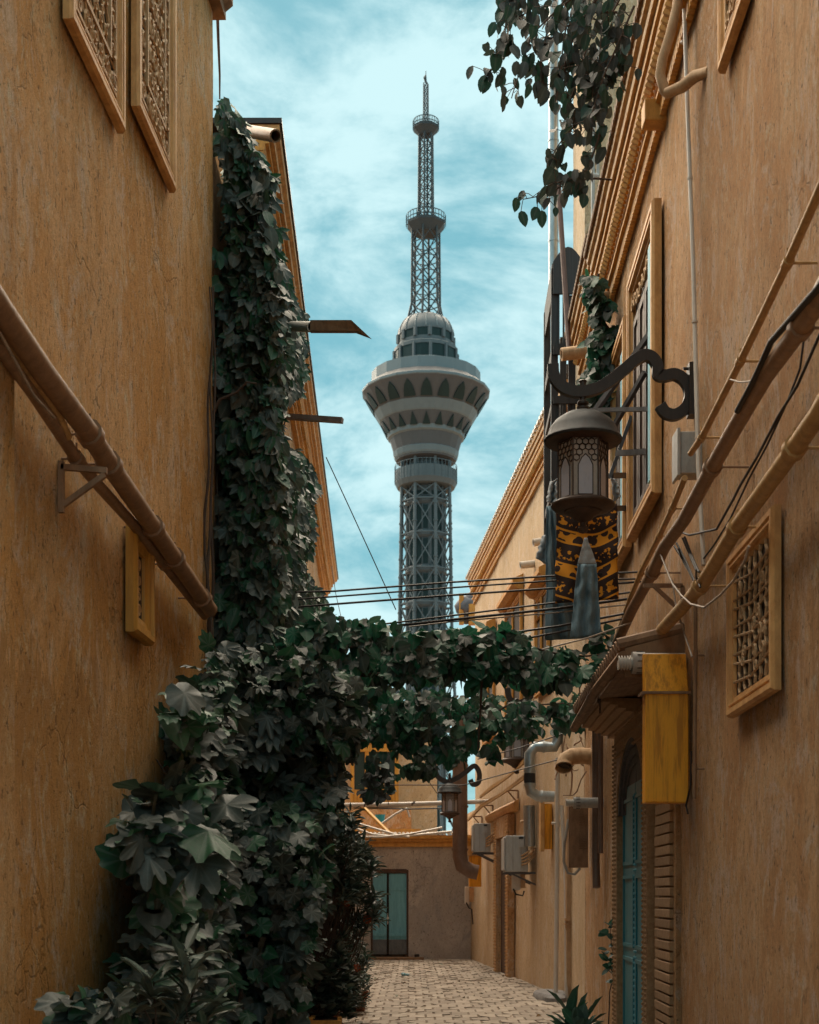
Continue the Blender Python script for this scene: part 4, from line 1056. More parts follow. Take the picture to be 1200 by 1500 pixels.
aircon('larger boxy grey air conditioner hung on the far right wall', 741, 774, 1224, 1277, 24.6)
aircon('smaller grey air conditioner further down the far right wall', 695, 719, 1206, 1248, 29.8)
m = MB(); t = thing('hose', 'pale hose arching behind the larger air conditioner', 'hose', P(770, 1210, 24.5))
m.tube([P(764, 1204, 24.7), P(770, 1202, 24.6), P(778, 1215, 24.6), P(781, 1235, 24.6), P(778, 1250, 24.5)], .03, 8); m.build('tube', M['clay'], t, True)
# pipe racks on the far house
for i, (pts, lb) in enumerate(((((686, 1200), (705, 1178), (735, 1162), (768, 1136)), 'bundled pipes rising along the far cream house, lower run'), (((704, 1166), (722, 1150), (745, 1136), (768, 1112)), 'bundled pipes rising along the far cream house, upper run'))):
    t = thing('pipe_bundle', lb, 'pipe', wq(RB, *pts[0], .2)); m = MB()
    for k in range(4):
        m.tube([wq(RB, x, y + k * 1.6 * (1 if j % 2 else .4), .2 + .03 * k) for j, (x, y) in enumerate(pts)], .016 + .006 * (k % 2), 6)
    m.build('tube', M['pipe_o'], t, True)
for x, y in ((716, 1180), (700, 1196), (753, 1158)):
    a = wq(RB, x + 6, y, 0); t = thing('pipe_bracket', {716: 'middle bracket under the pipe bundle on the far cream house', 700: 'leftmost bracket under the pipe bundle on the far cream house', 753: 'rightmost bracket under the pipe bundle on the far cream house'}[x], 'bracket', a); m = MB()
    m.bar(a, a + Vector((-.24, 0, 0)), .03); m.bar(a, a + Vector((0, 0, -.28)), .03); m.bar(a + Vector((-.2, 0, 0)), a + Vector((0, 0, -.24)), .025); m.build('angle_bar', M['pipe_b'], t)
# tangle of dry stems at the end of the hood
r2 = random.Random(5); m = MB(); t = thing('dry_vine', 'dry brown vine tangle where the canopy meets the right wall', 'vine', P(845, 1090, 17.5))
for i in range(26):
    x, y = r2.uniform(830, 872), r2.uniform(1045, 1130); Y = r2.uniform(18.3, 19.0); pts = []
    dx, dy = r2.uniform(-9, 9), r2.uniform(-14, 14)
    for k in range(6):
        pts.append(P(x, y, Y)); x += dx + r2.uniform(-4, 4); y += dy + r2.uniform(-5, 5); dx *= .8; Y += r2.uniform(-.1, .1); x = min(x, 878); y = min(y, 1165)
    m.tube(pts, r2.uniform(.005, .012), 5)
m.build('stem', M['woodbeam'], t, True)

# ------------------------------------------------------------------ wires across the alley
def cable(label, pts, r=.011, mat='wire', Ys=(14.2, 13.2)):
    a = P(pts[0][0], pts[0][1], Ys[0]); t = thing('overhead_cable', label, 'cable', a)
    n = len(pts) - 1; q = []
    for i in range(n):
        for k in range(6):
            u = (i + k / 6) / n; x = pts[i][0] + (pts[i + 1][0] - pts[i][0]) * k / 6; y = pts[i][1] + (pts[i + 1][1] - pts[i][1]) * k / 6
            q.append(P(x, y, Ys[0] + (Ys[1] - Ys[0]) * u))
    q.append(P(*pts[-1], Ys[1])); MB().tube(q, r, 5).build('wire', M[mat], t, True); return t
cable('topmost dark cable crossing the alley in front of the tower', [(400, 868), (490, 866), (660, 853), (820, 843), (935, 838)], .010)
cable('second dark cable from the top crossing in front of the tower', [(400, 880), (490, 874), (660, 861), (820, 850), (940, 848)], .009)
cable('third dark cable from the top crossing in front of the tower', [(400, 892), (490, 885), (660, 872), (820, 861), (940, 852)], .011)
cable('dark cable sloping up past the tower foot, just above the leaf canopy', [(540, 917), (660, 902), (820, 882), (935, 866)], .010)
cable('thick dark cable lowest in front of the tower foot', [(540, 921), (660, 908), (820, 891), (930, 876)], .014)
cable('thin pale cable just below the thick dark cable over the canopy', [(600, 918), (660, 911), (820, 897), (925, 885)], .007, 'wirel')
cable('dark cable passing across the hanging blue cloth above the leaves', [(720, 931), (820, 917), (925, 897)], .012)
cable('dark cable just grazing the canopy leaves below the blue cloth', [(700, 948), (820, 926), (920, 905)], .011)
cable('pale wire sweeping over the canopy leaves at its right end', [(715, 978), (780, 955), (860, 935), (925, 912)], .008, 'wirel', (13.0, 12.6))
cable('thin steel stay wire slanting down in front of the tower, left side', [(478, 670), (515, 750), (548, 822), (580, 893)], .006, 'wire', (16, 15.5))
cable('thin drooping wire beside the rear left cornice end', [(486, 830), (492, 870), (500, 905)], .005, 'wire', (20, 19))
cable('dark wire crossing low behind the lamps to the clay duct', [(560, 1150), (680, 1150), (760, 1128), (828, 1110)], .009, 'wire', (24, 20))
cable('upper thin wire behind the canopy running to the zigzag duct', [(700, 1112), (760, 1096), (830, 1073)], .009, 'wire', (21, 19))
cable('thin wire falling diagonally in front of the pale rear house', [(585, 1085), (610, 1118), (640, 1162)], .009, 'wire', (30, 30))

# ------------------------------------------------------------------ lanterns
def lantern(name, label, cx, cy, Y, s, bracket=True, group='Islamic style street lanterns'):
    """cx, cy: middle of the body; s: body height in metres"""
    c = P(cx, cy, Y); t = thing(name, label, 'street lamp', c); R = .43 * s; n = 6
    def L_(nm, prof, mat, nn=24, rot=.5, sm=True): m = MB(); m.lathe([(r * s, z * s) for r, z in prof], c, nn, rot); return m.build(nm, M[mat], t, sm)
    L_('cap', [(.36, .47), (.60, .47), (.615, .50), (.60, .53), (.57, .55), (.53, .67), (.43, .80), (.28, .90), (.13, .955), (.06, .97)], 'ironc', 24)
    L_('cap_skirt', [(.37, .44), (.58, .465), (.58, .48), (.37, .5)], 'copper')
    L_('finial', [(.04, .94), (.05, .96), (.10, .98), (.10, 1.01), (.05, 1.03), (.09, 1.06), (.09, 1.09), (.05, 1.13), (.05, 1.40), (.07, 1.42), (.05, 1.44)], 'iron', 12)
    L_('lower_rim', [(.26, -.62), (.44, -.585), (.50, -.53), (.50, -.505), (.42, -.455), (.30, -.45)], 'copper')
    L_('bowl', [(.05, -.78), (.14, -.74), (.18, -.69), (.30, -.63), (.30, -.61)], 'copper')
    L_('tip', [(.02, -.95), (.07, -.93), (.09, -.88), (.05, -.83), (.05, -.76)], 'copper', 12)
    core = MB(); core.lathe([(.375 * s, -.45 * s), (.375 * s, .46 * s)], c, n, 0); core = core.build('lamp_core', M['hexglass'], t)
    ap = .335 * s
    hexm = MB(); hr = .054 * s; fw = .387 * s * math.sin(math.pi / n)
    for k in range(n):
        a = 2 * math.pi * k / n - math.pi / 2; nx, ny = math.cos(a), math.sin(a); ux, uy = -ny, nx
        def pt(u, z, d=0.0): return (c.x + nx * (ap + d) + ux * u, c.y + ny * (ap + d) + uy * u, c.z + z)
        # posts
        for sg in (-1, 1): hexm.bar(pt(sg * fw, -.455 * s), pt(sg * fw, .465 * s), .022 * s)
        # pointed arch panel
        pw, zb, zs, zt = .112 * s, -.43 * s, .02 * s, .19 * s
        P_ = MB(); prof = [(-pw, zb), (pw, zb), (pw, zs), (pw * .55, (zs + zt) / 2 + .02 * s), (0, zt), (-pw * .55, (zs + zt) / 2 + .02 * s), (-pw, zs)]
        P_.add([pt(u, z, .004 * s) for u, z in prof] + [pt(u, z, -.02 * s) for u, z in prof], [tuple(range(7)), tuple(range(13, 6, -1))] + [(i, 7 + i, 7 + (i + 1) % 7, (i + 1) % 7) for i in range(7)])
        P_.build('arch_panel', M['lampglass'], t)
        for i in range(7): hexm.bar(pt(prof[i][0], prof[i][1], .005 * s), pt(prof[(i + 1) % 7][0], prof[(i + 1) % 7][1], .005 * s), .014 * s, .014 * s)
        rows = int(.92 * s / (hr * 1.5))
        if s > .3:
            for r in range(rows + 1):
                z = -.43 * s + r * hr * 1.5
                for q in range(-3, 4):
                    u = (q + (.5 if r % 2 else 0)) * hr * 1.732
                    if abs(u) > fw - hr * .5: continue
                    if abs(u) < pw + hr * .8 and z < zs + .05 * s: continue
                    if abs(u) < (pw + hr * .9) * max(0, 1 - (z - zs - .02 * s) / (zt - zs + hr)): continue
                    for e in range(6):
                        a0 = math.pi / 3 * e + math.pi / 6; a1 = a0 + math.pi / 3
                        hexm.bar(pt(u + hr * .95 * math.cos(a0), z + hr * .95 * math.sin(a0)), pt(u + hr * .95 * math.cos(a1), z + hr * .95 * math.sin(a1)), .016 * s, .012 * s)
    hexm.build('hexagon_lattice', M['copper'], t)
    return t, c
def scrollbar(parent, pts, w, th, mat, name='scroll_bracket'):
    # flat bar bent in the plane across the alley; pts = (X, z) in metres
    P2 = []; n = len(pts)
    for i in range(n - 1):
        p0, p1, p2, p3 = pts[max(i - 1, 0)], pts[i], pts[i + 1], pts[min(i + 2, n - 1)]
        for k in range(6):
            t_ = k / 6; P2.append(tuple(.5 * (2 * p1[j] + (p2[j] - p0[j]) * t_ + (2 * p0[j] - 5 * p1[j] + 4 * p2[j] - p3[j]) * t_ ** 2 + (3 * p1[j] - p0[j] - 3 * p2[j] + p3[j]) * t_ ** 3) for j in (0, 1, 2)))
    P2.append(pts[-1]); vs = []; m = MB(); n = len(P2)
    for i in range(n):
        a, b = P2[max(i - 1, 0)], P2[min(i + 1, n - 1)]; dx, dz = b[0] - a[0], b[2] - a[2]; l = math.hypot(dx, dz) or 1; nx, nz = -dz / l * w / 2, dx / l * w / 2
        x, y, z = P2[i]; vs += [(x - nx, y - th / 2, z - nz), (x + nx, y - th / 2, z + nz), (x + nx, y + th / 2, z + nz), (x - nx, y + th / 2, z - nz)]
    fs = [(0, 1, 2, 3), tuple((n - 1) * 4 + j for j in (3, 2, 1, 0))]
    for i in range(n - 1):
        for j in range(4): fs.append((i * 4 + j, (i + 1) * 4 + j, (i + 1) * 4 + (j + 1) % 4, i * 4 + (j + 1) % 4))
    m.add(vs, fs); return m.build(name, M[mat], parent, bevel=.004)
YL = 10.5
t, c = lantern('street_lantern', 'big ornate lantern on a scrolled bracket, hexagon lattice and arched panels', 854, 692, YL, .47)
sc = [(810, 534), (812, 552), (824, 567), (842, 574), (862, 573), (882, 566), (902, 552), (920, 537), (932, 527), (945, 521), (956, 525), (963, 536), (964, 549), (974, 551), (988, 549), (1001, 556), (1009, 569), (1010, 584), (1003, 599), (989, 608), (975, 605), (967, 594)]
scrollbar(t, [tuple(P(x, y, YL)) for x, y in sc], .082, .055, 'iron')
m = MB(); a = wq(RW, 1016, 570, 0); m.box(a.x - .035, a.x + .03, YL - .06, YL + .06, a.z - .19, a.z + .19)
for dz_ in (-.16, -.1, .1, .16): m.tube([(a.x - .07, YL, a.z + dz_), (a.x, YL, a.z + dz_)], .012, 6)
m.build('wall_plate', M['iron'], t)
for (cx, cy, Y, s, lb) in ((757, 1090, 25.0, .55, 'lantern half hidden under the canopy leaves, middle of the alley'), (659, 1176, 29.0, .42, 'farthest small lantern at the end of the alley beside the rusty duct')):
    t, c = lantern('street_lantern', lb, cx, cy, Y, s)
    k = Y / F; w = 17
    base = [(cx - 22, cy - 62 * s / .5), (cx - 18, cy - 46 * s / .5), (cx - 4, cy - 37 * s / .5), (cx + 12, cy - 44 * s / .5), (cx + 24, cy - 54 * s / .5), (cx + 36, cy - 54), (cx + 43, cy - 44), (cx + 42, cy - 30), (cx + 34, cy - 27), (cx + 30, cy - 34)] if s < .5 else \
           [(cx - 14, cy - 82), (cx - 10, cy - 66), (cx + 2, cy - 60), (cx + 16, cy - 66), (cx + 28, cy - 76), (cx + 40, cy - 76), (cx + 48, cy - 62), (cx + 46, cy - 48), (cx + 38, cy - 46)]
    scrollbar(t, [tuple(P(x, y, Y)) for x, y in base], .10, .06, 'iron')
    m = MB(); m.tube([P(cx, base[2][1], Y), c + Vector((0, 0, 1.35 * s))], .03, 6); m.build('hanger', M['iron'], t)

# ------------------------------------------------------------------ drying racks and laundry beside the windows
def rack(label, bars):
    t = thing('drying_rack', label, 'rack', P(*bars[0][:2], bars[0][2])); m = MB()
    for x0, y0, Y0_, x1, y1, Y1_, w in bars: m.bar(P(x0, y0, Y0_), P(x1, y1, Y1_), w, w)
    m.build('steel_bar', M['steel'], t)
rack('rusty steel rack frame fixed outside the tall window behind the lantern', [(866, 601, 13.0, 962, 599, 12.4, .035), (962, 475, 12.5, 868, 608, 13.0, .045), (868, 608, 13.0, 868, 625, 13.0, .03), (945, 545, 12.6, 885, 650, 13.1, .04)])
rack('grey steel rack below the lantern cap, shorter bars at the windows', [(905, 664, 13.2, 957, 661, 12.6, .05), (957, 661, 12.6, 965, 648, 12.3, .03), (895, 697, 13.6, 928, 696, 14.1, .05), (898, 745, 13.7, 926, 744, 14.1, .05), (925, 610, 13.6, 893, 700, 13.6, .035)])
def cloth(name, label, cat, outline_top, outline_bot, Y, mat, waves=5, amp=.035, nx=26, nz=22, parent=None, dY=0.0, ph=0.0, jx=2.2, nj=.03):
    m = MB(); vs = []; (xl, yl), (xr, yr) = outline_top; (xl2, yl2), (xr2, yr2) = outline_bot
    for k in range(nz + 1):
        v = k / nz
        for i in range(nx + 1):
            u = i / nx; x = (xl + (xr - xl) * u) * (1 - v) + (xl2 + (xr2 - xl2) * u) * v; y = (yl + (yr - yl) * u) * (1 - v) + (yl2 + (yr2 - yl2) * u) * v
            d = amp * math.sin(u * waves * math.pi * 2 + v * 1.5 + ph) * (.5 + .5 * v) + nj * mnoise.noise(Vector((u * 3, v * 5, ph)))
            vs.append(P(x + jx * mnoise.noise(Vector((v * 7, ph + 5, u * 2))), y, Y + d + dY * u))
    fs = [(k * (nx + 1) + i, k * (nx + 1) + i + 1, (k + 1) * (nx + 1) + i + 1, (k + 1) * (nx + 1) + i) for k in range(nz) for i in range(nx)]
    m.add(vs, fs)
    t = parent or thing(name, label, cat, P((xl + xr) / 2, yl, Y))
    o = m.build('fabric', mat, t, True); s = o.modifiers.new('thickness', 'SOLIDIFY'); s.thickness = .006; return t
cloth('hanging_cloth', 'long slate blue cloth hanging beside the patterned carpet', 'cloth', ((800, 742), (826, 738)), ((799, 938), (885, 934)), 13.9, M['blue'], 4, .05)
cloth('hanging_cloth', 'small pale blue rag bunched above the slate blue cloth', 'cloth', ((806, 706), (820, 700)), ((801, 735), (822, 742)), 14.0, M['pale'], 2, .05, ph=2)
cloth('hanging_cloth', 'pale grey rag peeking out left of the slate blue cloth', 'cloth', ((795, 785), (806, 782)), ((785, 818), (803, 828)), 14.1, M['pale'], 1, .05, ph=3)
cloth('hanging_cloth', 'pale cloth strip hanging right of the lantern body', 'cloth', ((895, 700), (903, 702)), ((899, 735), (909, 728)), 13.4, M['pale'], 1, .03, ph=4)
t = cloth('hanging_robe', 'blue robe with white top hanging in a cone below the lantern', 'robe', ((856, 788), (860, 788)), ((846, 826), (874, 826)), 12.9, M['pale'], 1, .004, jx=.3, nj=.008)
cloth('', '', '', ((846, 826.3), (874, 826.3)), ((835, 936), (881, 930)), 12.88, M['blue'], 2.4, .03, parent=t, jx=1.4, nj=.04)
# carpet
mm, N, L, bs = nodemat('black_gold_carpet')
g = N.new('ShaderNodeNewGeometry'); sp = N.new('ShaderNodeSeparateXYZ'); L.new(g.outputs['Position'], sp.inputs[0])
def math2(op, a, b=0.0, c=None):
    m_ = N.new('ShaderNodeMath'); m_.operation = op
    for v, i in ((a, 0), (b, 1)) + (((c, 2),) if c is not None else ()):
        if isinstance(v, bpy.types.NodeSocket): L.new(v, m_.inputs[i])
        else: m_.inputs[i].default_value = v
    return m_.outputs[0]
CZ = P(860, 765, 13.2).z; CXc = P(860, 765, 13.2).x
xx = math2('SUBTRACT', sp.outputs[0], CXc); sag = math2('MULTIPLY', math2('MULTIPLY', xx, xx), 1.1)
zz = math2('SUBTRACT', math2('SUBTRACT', CZ, sp.outputs[2]), 0.0); zz = math2('ADD', zz, sag)
sc_ = math2('FRACT', math2('DIVIDE', zz, .32)); band = math2('MULTIPLY', math2('GREATER_THAN', sc_, .28), math2('LESS_THAN', sc_, .66))
edge = math2('ADD', math2('MULTIPLY', math2('GREATER_THAN', sc_, .24), math2('LESS_THAN', sc_, .30)), math2('MULTIPLY', math2('GREATER_THAN', sc_, .60), math2('LESS_THAN', sc_, .66)))
vo = N.new('ShaderNodeTexVoronoi'); vo.inputs['Scale'].default_value = 13.5; L.new(g.outputs['Position'], vo.inputs['Vector'])
blob = math2('GREATER_THAN', vo.outputs['Distance'], .57)
no = N.new('ShaderNodeTexNoise'); no.inputs['Scale'].default_value = 22; L.new(g.outputs['Position'], no.inputs['Vector'])
blob2 = math2('MULTIPLY', math2('GREATER_THAN', no.outputs[0], .55), math2('LESS_THAN', sc_, .14)); blob3 = math2('MULTIPLY', math2('GREATER_THAN', no.outputs[0], .55), math2('GREATER_THAN', sc_, .82))
fac = math2('MINIMUM', math2('ADD', math2('ADD', math2('MULTIPLY', band, blob), edge), math2('ADD', blob2, blob3)), 1.0)
L.new(mixc(N, L, fac, (.030, .013, .009), (.66, .25, .014)), bs.inputs['Base Color']); bs.inputs['Roughness'].default_value = .95
cloth('carpet', 'black and gold patterned carpet hanging behind the lantern', 'carpet', ((815, 742), (904, 738)), ((814, 884), (906, 878)), 13.3, mm, 1.5, .05, 30, 24, ph=1)

# ------------------------------------------------------------------ small things
t = thing('roof_bundle', 'grey tarpaulin bundle on the roof by the far cream house corner', 'tarpaulin', P(685, 905, 37))
m = MB()
for x, y, r in ((686, 890, .34), (693, 880, .26), (680, 905, .22)): m.ball(P(x, y, 37), r, 10, 7, .9)
for v in range(len(m.v)): p = Vector(m.v[v]); m.v[v] = tuple(p + Vector((.12, .05, .1)) * mnoise.noise(p * 2.5))
m.build('tarpaulin', simple('tarpaulin', (.12, .12, .14), None, .8), t, True)
m = MB(); m.bar(P(676, 870, 36.8), P(676, 915, 36.8), .12); m.bar(P(694, 886, 36.8), P(694, 915, 36.8), .26); m.build('chimney_stub', M['trim'], t)
t = thing('stone_slab', 'grey flat stone lying against the foot of the cream pilaster', 'stone', P(808, 1460, 21.5))
m = MB(); c = P(808, 1460, 21.6); n = 12
vs = []
for z, s_ in ((-.02, 1.0), (.06, 1.0), (.10, .86)):
    for k in range(n):
        a = 2 * math.pi * k / n; vs.append((c.x + s_ * .24 * math.cos(a) * (1 + .15 * math.sin(3 * a)), c.y + s_ * 1.1 * math.sin(a) * .8, z))
m.add(vs, [(i * n + k, i * n + (k + 1) % n, (i + 1) * n + (k + 1) % n, (i + 1) * n + k) for i in range(2) for k in range(n)] + [tuple(range(2 * n, 3 * n))]); m.build('slab', simple('grey_slab', (.26, .25, .25), None, .9), t, True)
t = thing('litter', 'small crumpled blue and white scrap on the paving', 'litter', P(591, 1430, 27.6))
m = MB(); c = P(591, 1430, 27.55); m.ball((c.x, c.y, .04), .055, 7, 5, .6); m.ball((c.x + .08, c.y + .1, .03), .05, 6, 4, .5); m.build('scrap', simple('blue_plastic', (.05, .30, .38), (.4, .4, .42), .5), t)
t = thing('doorstop_stone', 'small dark brick against the foot of the grey end wall', 'stone', P(610, 1404, 34.8))
m = MB(); m.box(.12, .24, 34.75, 34.9, -.01, .13); m.build('stone', M['dark'], t, bevel=.02)
# ------------------------------------------------------------------ foliage
rng = np.random.default_rng(11)
def leaf_tpl(kind):
    """unit leaf: stalk at the origin, tip along +Y, face +Z. returns verts, faces"""
    if kind == 'oval':
        xs = [0, .20, .30, .27, .15, 0]; ys = [0, .12, .36, .62, .85, 1.0]
    elif kind == 'lance':
        xs = [0, .08, .115, .105, .06, 0]; ys = [0, .2, .42, .65, .85, 1.0]
    elif kind == 'heart':
        xs = [0, .30, .40, .34, .17, 0]; ys = [0, -.02, .28, .58, .82, 1.0]
    if kind in ('oval', 'lance', 'heart'):
        n = len(xs); v = []; f = []
        for i in range(n):
            cz = -.10 * (ys[i]) ** 2 if kind != 'lance' else -.18 * ys[i] ** 2
            v.append((0, ys[i] if i else 0, cz))
        L0 = len(v)
        for i in range(1, n - 1): v.append((-xs[i], ys[i], -.10 * ys[i] ** 2 + xs[i] * .28))
        R0 = len(v)
        for i in range(1, n - 1): v.append((xs[i], ys[i], -.10 * ys[i] ** 2 + xs[i] * .28))
        k = n - 2
        f.append((0, 1, L0)); f.append((0, R0, 1))
        for i in range(k - 1):
            f.append((1 + i, 2 + i, L0 + i + 1, L0 + i)); f.append((1 + i, R0 + i, R0 + i + 1, 2 + i))
        f.append((n - 2, n - 1, L0 + k - 1)); f.append((n - 2, R0 + k - 1, n - 1))
        return np.array(v, float), f
    # lobed leaves as a fan round the centre
    if kind == 'fig': ang = [(-178, .30), (-150, .44), (-128, .34), (-105, .56), (-84, .58), (-62, .36), (-48, .62), (-30, .74), (-17, .42), (-8, .66), (0, .72), (8, .66), (17, .42), (30, .74), (48, .62), (62, .36), (84, .58), (105, .56), (128, .34), (150, .44), (178, .30)]
    elif kind == 'grape': ang = [(-172, .36), (-140, .50), (-118, .42), (-90, .58), (-62, .46), (-40, .66), (-24, .50), (-10, .58), (0, .70), (10, .58), (24, .50), (40, .66), (62, .46), (90, .58), (118, .42), (140, .50), (172, .36)]
    else: ang = [(-150, .30), (-110, .48), (-78, .40), (-45, .55), (-20, .42), (0, .68), (20, .42), (45, .55), (78, .40), (110, .48), (150, .30)]
    v = [(0, .38, .02)]; f = []
    q = []                                             # round the lobes: corner cutting
    for i in range(len(ang)):
        a0, r0 = ang[i]
        if i: q.append((.28 * ang[i - 1][0] + .72 * a0, .28 * ang[i - 1][1] + .72 * r0))
        if i < len(ang) - 1: q.append((.72 * a0 + .28 * ang[i + 1][0], .72 * r0 + .28 * ang[i + 1][1]))
    mid = sum(r_ for _, r_ in q) / len(q); ang = q
    for a, r in ang:
        a = math.radians(a); x, y = r * math.sin(a), .38 + r * math.cos(a)
        v.append((x, y, -.10 * (x * x + (y - .3) ** 2) * 2 + .04 * math.sin(a * 5) + (mid - r) * .45))
    v.append((0, 0.05, 0)); n = len(ang)
    f += [(0, i + 2, i + 1) for i in range(n - 1)]; f += [(0, 1, n + 1), (0, n + 1, n)]
    return np.array(v, float), f
TPL = {k: leaf_tpl(k) for k in ('oval', 'lance', 'heart', 'fig', 'grape', 'ivy')}
def ribs(kind, n):
    v = np.zeros(n)
    if kind in ('oval', 'lance', 'heart'): v[:6] = 1
    elif kind == 'palm':
        for i in range(5): v[i * 14:i * 14 + 6] = 1
    else:
        r = np.hypot(TPL[kind][0][:, 0], TPL[kind][0][:, 1] - .38); v[0] = 1; m_ = n - 2
        for i in range(1, n - 1):
            if r[i] >= r[max(1, i - 1)] - .02 and r[i] >= r[min(m_, i + 1)] - .02: v[i] = .95
        v[n - 1] = 1
    return v
def palmate():
    """five leaflets of a creeper"""
    v0, f0 = TPL['oval']; V = []; Fc = []
    for a, s in ((-78, .62), (-38, .82), (0, .95), (38, .82), (78, .62)):
        a = math.radians(a); c, s_ = math.cos(a), math.sin(a); b = len(V)
        for x, y, z in v0:
            x, y, z = x * s * .82, y * s, z * s; V.append((x * c + y * s_, -x * s_ + y * c + .05, z - .05 * abs(a)))
        Fc += [tuple(i + b for i in q) for q in f0]
    return np.array(V, float), Fc
TPL['palm'] = palmate()
assert len(TPL['oval'][0]) == 14
RIB = {k: ribs(k, len(TPL[k][0])) for k in TPL}
def frames(T, Nn):
    T = T / np.linalg.norm(T, axis=1, keepdims=True); Nn = Nn - T * (Nn * T).sum(1, keepdims=True); Nn = Nn / np.maximum(np.linalg.norm(Nn, axis=1, keepdims=True), 1e-6)
    return np.stack([np.cross(T, Nn), T, Nn], axis=2)
def scatter(name, root, kinds, pos, T, Nn, size, mat, nobj=0, kind_choice=None):
    """leaves at pos; the nobj nearest become objects of their own, the rest one mesh"""
    n = len(pos)
    if n == 0: return
    R = frames(T, Nn); kc = rng.integers(0, len(kinds), n) if kind_choice is None else kind_choice
    org = np.array(ROOT[root.name])
    dist = np.linalg.norm(pos - np.array((0, 0, H)), axis=1) / size; order = np.argsort(dist)
    own = order[:nobj]; rest = order[nobj:]
    if len(own):
        meshes = []
        for k in kinds:
            v, f = TPL[k]
            for var in range(3):
                w = v.copy(); w[:, 2] += (.08 * var) * np.sin(w[:, 0] * 6 + var) * .6 - .10 * (var - 1) * w[:, 1] ** 2
                me = bpy.data.meshes.new('leaf'); me.from_pydata(w.tolist(), [], f); me.materials.append(mat)
                me.attributes.new('rib', 'FLOAT', 'POINT').data.foreach_set('value', RIB[k].astype(np.float32))
                me.polygons.foreach_set('use_smooth', [True] * len(me.polygons)); meshes.append(me)
        for i in own:
            o = bpy.data.objects.new('leaf', meshes[kc[i] * 3 + int(rng.integers(0, 3))]); COL.objects.link(o); o.parent = root
            m4 = Matrix([[*(R[i][r] * size[i]), pos[i][r] - org[r]] for r in range(3)] + [[0, 0, 0, 1]]); o.matrix_local = m4
    if len(rest):
        Vs = []; Fs = []; Rb = []; b = 0
        for k, kn in enumerate(kinds):
            ids = rest[kc[rest] == k]
            if not len(ids): continue
            v, f = TPL[kn]
            cv = rng.normal(0, .10, len(ids))
            vv = np.repeat(v[None], len(ids), 0); vv[:, :, 2] += cv[:, None] * vv[:, :, 1] ** 2 * 2 + rng.normal(0, .08, len(ids))[:, None] * vv[:, :, 0] * vv[:, :, 1]
            W = np.einsum('nij,nvj->nvi', R[ids], vv) * size[ids][:, None, None] + pos[ids][:, None, :] - org
            Vs.append(W.reshape(-1, 3)); Rb.append(np.tile(RIB[kn], len(ids)))
            fa = [np.array([q for q in f if len(q) == m]) for m in (3, 4)]
            for q in fa:
                if len(q): Fs.append((q.shape[1], (q[None] + (b + np.arange(len(ids)) * len(v))[:, None, None]).reshape(-1, q.shape[1])))
            b += len(ids) * len(v)
        V = np.concatenate(Vs); me = bpy.data.meshes.new(name)
        me.vertices.add(len(V)); me.vertices.foreach_set('co', V.ravel().astype(np.float32))
        li = np.concatenate([q.ravel() for _, q in Fs]); lt = np.concatenate([np.full(len(q), m) for m, q in Fs])
        me.loops.add(len(li)); me.loops.foreach_set('vertex_index', li.astype(np.int32))
        me.polygons.add(len(lt)); me.polygons.foreach_set('loop_start', np.concatenate([[0], np.cumsum(lt)[:-1]]).astype(np.int32))
        me.polygons.foreach_set('use_smooth', np.ones(len(lt), bool)); me.update(calc_edges=True); me.materials.append(mat)
        me.attributes.new('rib', 'FLOAT', 'POINT').data.foreach_set('value', np.concatenate(Rb).astype(np.float32))
        o = bpy.data.objects.new(name, me); COL.objects.link(o); o.parent = root; o['kind'] = 'stuff'
def inpoly(px, py, poly):
    poly = np.array(poly, float); c = np.zeros(len(px), bool); j = len(poly) - 1
    for i in range(len(poly)):
        xi, yi = poly[i]; xj, yj = poly[j]
        c ^= ((yi > py) != (yj > py)) & (px < (xj - xi) * (py - yi) / (yj - yi + 1e-9) + xi); j = i
    return c
def pr(pos): return 600 + F * pos[:, 0] / pos[:, 1], YH - F * (pos[:, 2] - H) / pos[:, 1]
def dens(pos, sc, thr, seed=0):           # clumping: keep points where slow noise is high
    return np.array([mnoise.noise(Vector((p[0] * sc + seed, p[1] * sc, p[2] * sc))) for p in pos]) > thr
def rn(n, s): return rng.normal(0, s, (n, 3))
def stems(root, paths, r, mat='stem', name='stem'):
    for p in paths: MB().tube(p, [r * (1 - .6 * i / (len(p) - 1)) for i in range(len(p))], 6).build(name, M[mat], root, True)
def wander(a, b, n, j, seed):
    q = []; a = Vector(a); b = Vector(b)
    for i in range(n + 1):
        t_ = i / n; p = a.lerp(b, t_); q.append(p + Vector([mnoise.noise(Vector((t_ * 4 + seed, k * 7.3, seed * 1.7))) * j for k in range(3)]) * (1 if 0 < i < n else .3))
    return q

